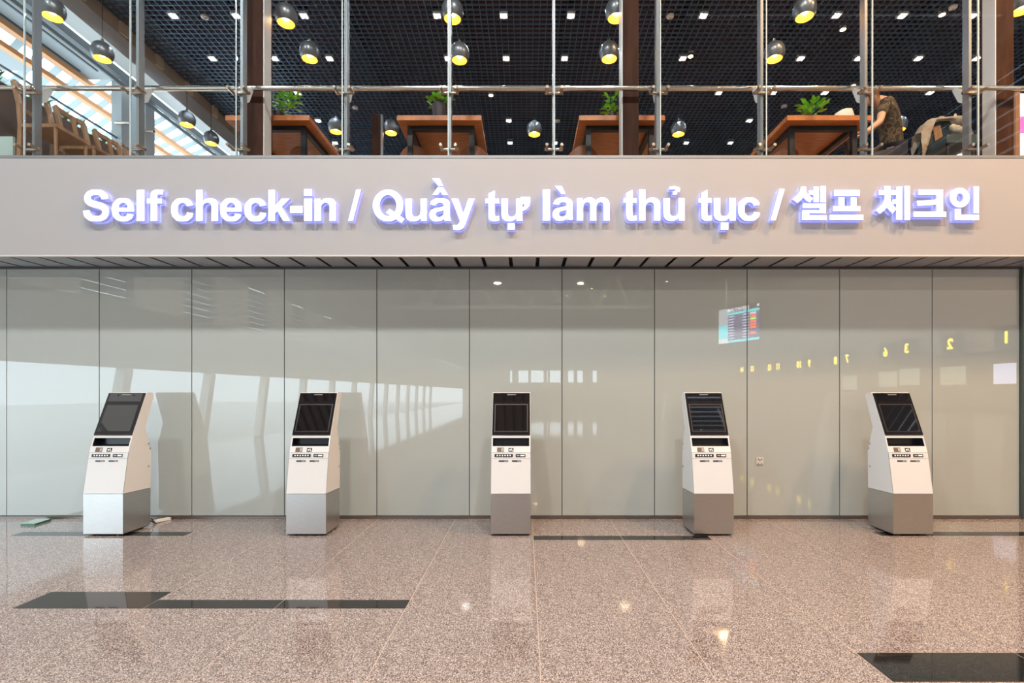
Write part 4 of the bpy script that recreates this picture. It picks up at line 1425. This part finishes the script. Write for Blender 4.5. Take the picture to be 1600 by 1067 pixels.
# chair with a jacket thrown over its back
jc = thing('upholstered_chair', (xat(1465, 6.62), 6.62, MEZZ_Z), 'dark teal chair at the right with a beige jacket over its back', 'chair')
jx0, jx1 = xat(1441, 6.5), xat(1489, 6.5)
b = MB()
zt = zat(190, 6.5)
v0 = [(jx0 - .03, MEZZ_Z + .38), (jx1 + .03, MEZZ_Z + .38), (jx1 - .01, zt - .04), (jx1 - .06, zt), (jx0 + .12, zt), (jx0 + .06, zt - .04)]
A = [b.bm.verts.new((x, 6.50 + (z - MEZZ_Z - .38) * -.03, z)) for x, z in v0]
B = [b.bm.verts.new((x, 6.57 + (z - MEZZ_Z - .38) * -.03, z)) for x, z in v0]
b.bm.faces.new(A)
b.bm.faces.new(list(reversed(B)))
for i in range(6):
    j = (i + 1) % 6
    b.bm.faces.new((A[i], B[i], B[j], A[j]))
b.bevel(.012, 2).build('backrest', M_teal, jc, True)
MB().box(jx0, jx1, 6.12, 6.49, MEZZ_Z + .38, MEZZ_Z + .48).bevel(.02, 2).build('seat', M_teal, jc, True)
for xx in (jx0 + .04, jx1 - .04):
    for yy in (6.16, 6.54):
        MB().tube((xx, yy, MEZZ_Z), (xx, yy, MEZZ_Z + .40), .016, 8).build('leg', M_iron, jc)
MB().obox((xat(1466, 6.47), 6.478, zat(209, 6.478)), (.97, 0, .2), (0, 1, 0), (-.2, 0, .97), .05, .006, .10).build('timber_patch', M_chairwood, jc, label='brown wooden inset on the chair back')
jk = thing('jacket', (xat(1470, 6.52), 6.52, zat(186, 6.52)), 'crumpled beige jacket hung over the dark teal chair at the right', 'jacket')
def sm(t):
    t = max(0.0, min(1.0, t))
    return t * t * (3 - 2 * t)


def lerp_tab(tab, t):
    for (a, va), (b2, vb) in zip(tab, tab[1:]):
        if t <= b2:
            return va + (vb - va) * sm((t - a) / (b2 - a))
    return tab[-1][1]


TOPY = [(0, 210), (.14, 195), (.30, 186), (.60, 184), (.80, 182), (.92, 187), (1.0, 200)]
b = MB()
NI, NJ = 40, 26
gridv = []
for i_ in range(NI + 1):
    t = i_ / NI
    px = 1436 + 73 * t
    ztop = zat(lerp_tab(TOPY, t), 6.50)
    front = .045 + .44 * sm(1 - t / .34) + .17 * sm((t - .62) / .25)
    back = .22
    rowv = []
    for j_ in range(NJ + 1):
        u = j_ / NJ
        if u < .55:                                     # front flap, from hem up
            k = u / .55
            y = 6.455 - .035 * math.sin(PI * k) * (1 + 1.6 * sm((t - .62) / .25))
            z = ztop - .02 - front * (1 - k)
            xx = px + (8 * sm(1 - t / .34) - 5 * sm((t - .62) / .25)) * 0
        elif u < .75:
            k = (u - .55) / .20
            y = 6.53 - .075 * math.cos(PI * k)
            z = ztop - .02 + .03 * math.sin(PI * k)
        else:
            k = (u - .75) / .25
            y = 6.605 + .02 * math.sin(PI * k)
            z = ztop - .02 - back * k
        p_ = Vector((xat(px, 6.47), y, z))
        n_ = noise.noise(p_ * 9) * .022 + noise.noise(p_ * 24) * .012
        p_ += Vector((n_ * .5, -abs(n_) * 1.3, n_ * .8))
        rowv.append(b.bm.verts.new(p_))
    gridv.append(rowv)
for r0, r1 in zip(gridv, gridv[1:]):
    for j_ in range(NJ):
        b.bm.faces.new((r0[j_], r0[j_ + 1], r1[j_ + 1], r1[j_]))
bmesh.ops.solidify(b.bm, geom=b.bm.faces[:], thickness=.012)
b.build('jacket_body', M_jacket, jk, True)
hood = skin([at(1484, 196, 6.43), at(1494, 202, 6.40), at(1503, 205, 6.40), at(1506, 196, 6.42), at(1497, 190, 6.42)], [(0, 1), (1, 2), (2, 3), (3, 4)], [.035, .055, .045, .04, .035], 'hood', M_jacket, jk, 2)
skin([at(1491, 190, 6.45), at(1493, 177, 6.46)], [(0, 1)], [.030, .010], 'collar_tab', M_jacket, jk, 2)
for v in hood.data.vertices:
    v.co += v.normal * (noise.noise(v.co * 16) * .018 + noise.noise(v.co * 40) * .007)

# ------------------------------------------------------------------ FAR THINGS ON THE MEZZANINE
struct(MB().box(xat(581, 9.2), xat(594, 9.2), 9.2, 9.35, MEZZ_Z, zat(178, 9.2)).build('partition_post', M_darkwood))
tag(MB().tube((xat(596.5, 9.1), 9.12, MEZZ_Z), (xat(596.5, 9.1), 9.12, zat(180, 9.12)), .024, 12).build('steel_pole', M_mullion, None, True), 'slim steel pole beside the dark post behind the second table', 'pole')
tag(MB().bar(at(1314, 186, 9.6), at(1380, 396, 9.6), .10, .14).build('timber_strut', M_darkwood), 'slanting dark timber strut behind the right-hand table', 'strut')
struct(MB().box(xat(1587, 7.2), xat(1594, 7.2), 7.2, 7.3, MEZZ_Z, zat(143, 7.2)).build('door_1', mat('door_frame', (.22, .12, .07), .5)))
lp = thing('poster_panel', (xat(1606, 7.4), 7.4, MEZZ_Z), 'lit white and pink panel at the right edge beside the door frame', 'panel')
MB().box(xat(1594, 7.4), xat(1640, 7.4), 7.4, 7.44, MEZZ_Z, zat(146, 7.4)).build('white_field', M_litpanel, lp)
MB().box(xat(1595, 7.39), xat(1640, 7.39), 7.385, 7.40, zat(208, 7.39), zat(182, 7.39)).build('pink_band', M_pink, lp)
ws = thing('display_case', (xat(1497, 8.4), 8.4, MEZZ_Z), 'lit white display case behind the chair with the jacket', 'display case')
MB().box(xat(1484, 8.4), xat(1506, 8.4), 8.4, 8.5, MEZZ_Z, zat(208, 8.4)).build('lit_panel', M_litpanel, ws)
for py in (226, 234, 239):
    MB().box(xat(1484, 8.39), xat(1506, 8.39), 8.37, 8.40, zat(py, 8.39) - .012, zat(py, 8.39) + .012).build('shelf', M_grey, ws)
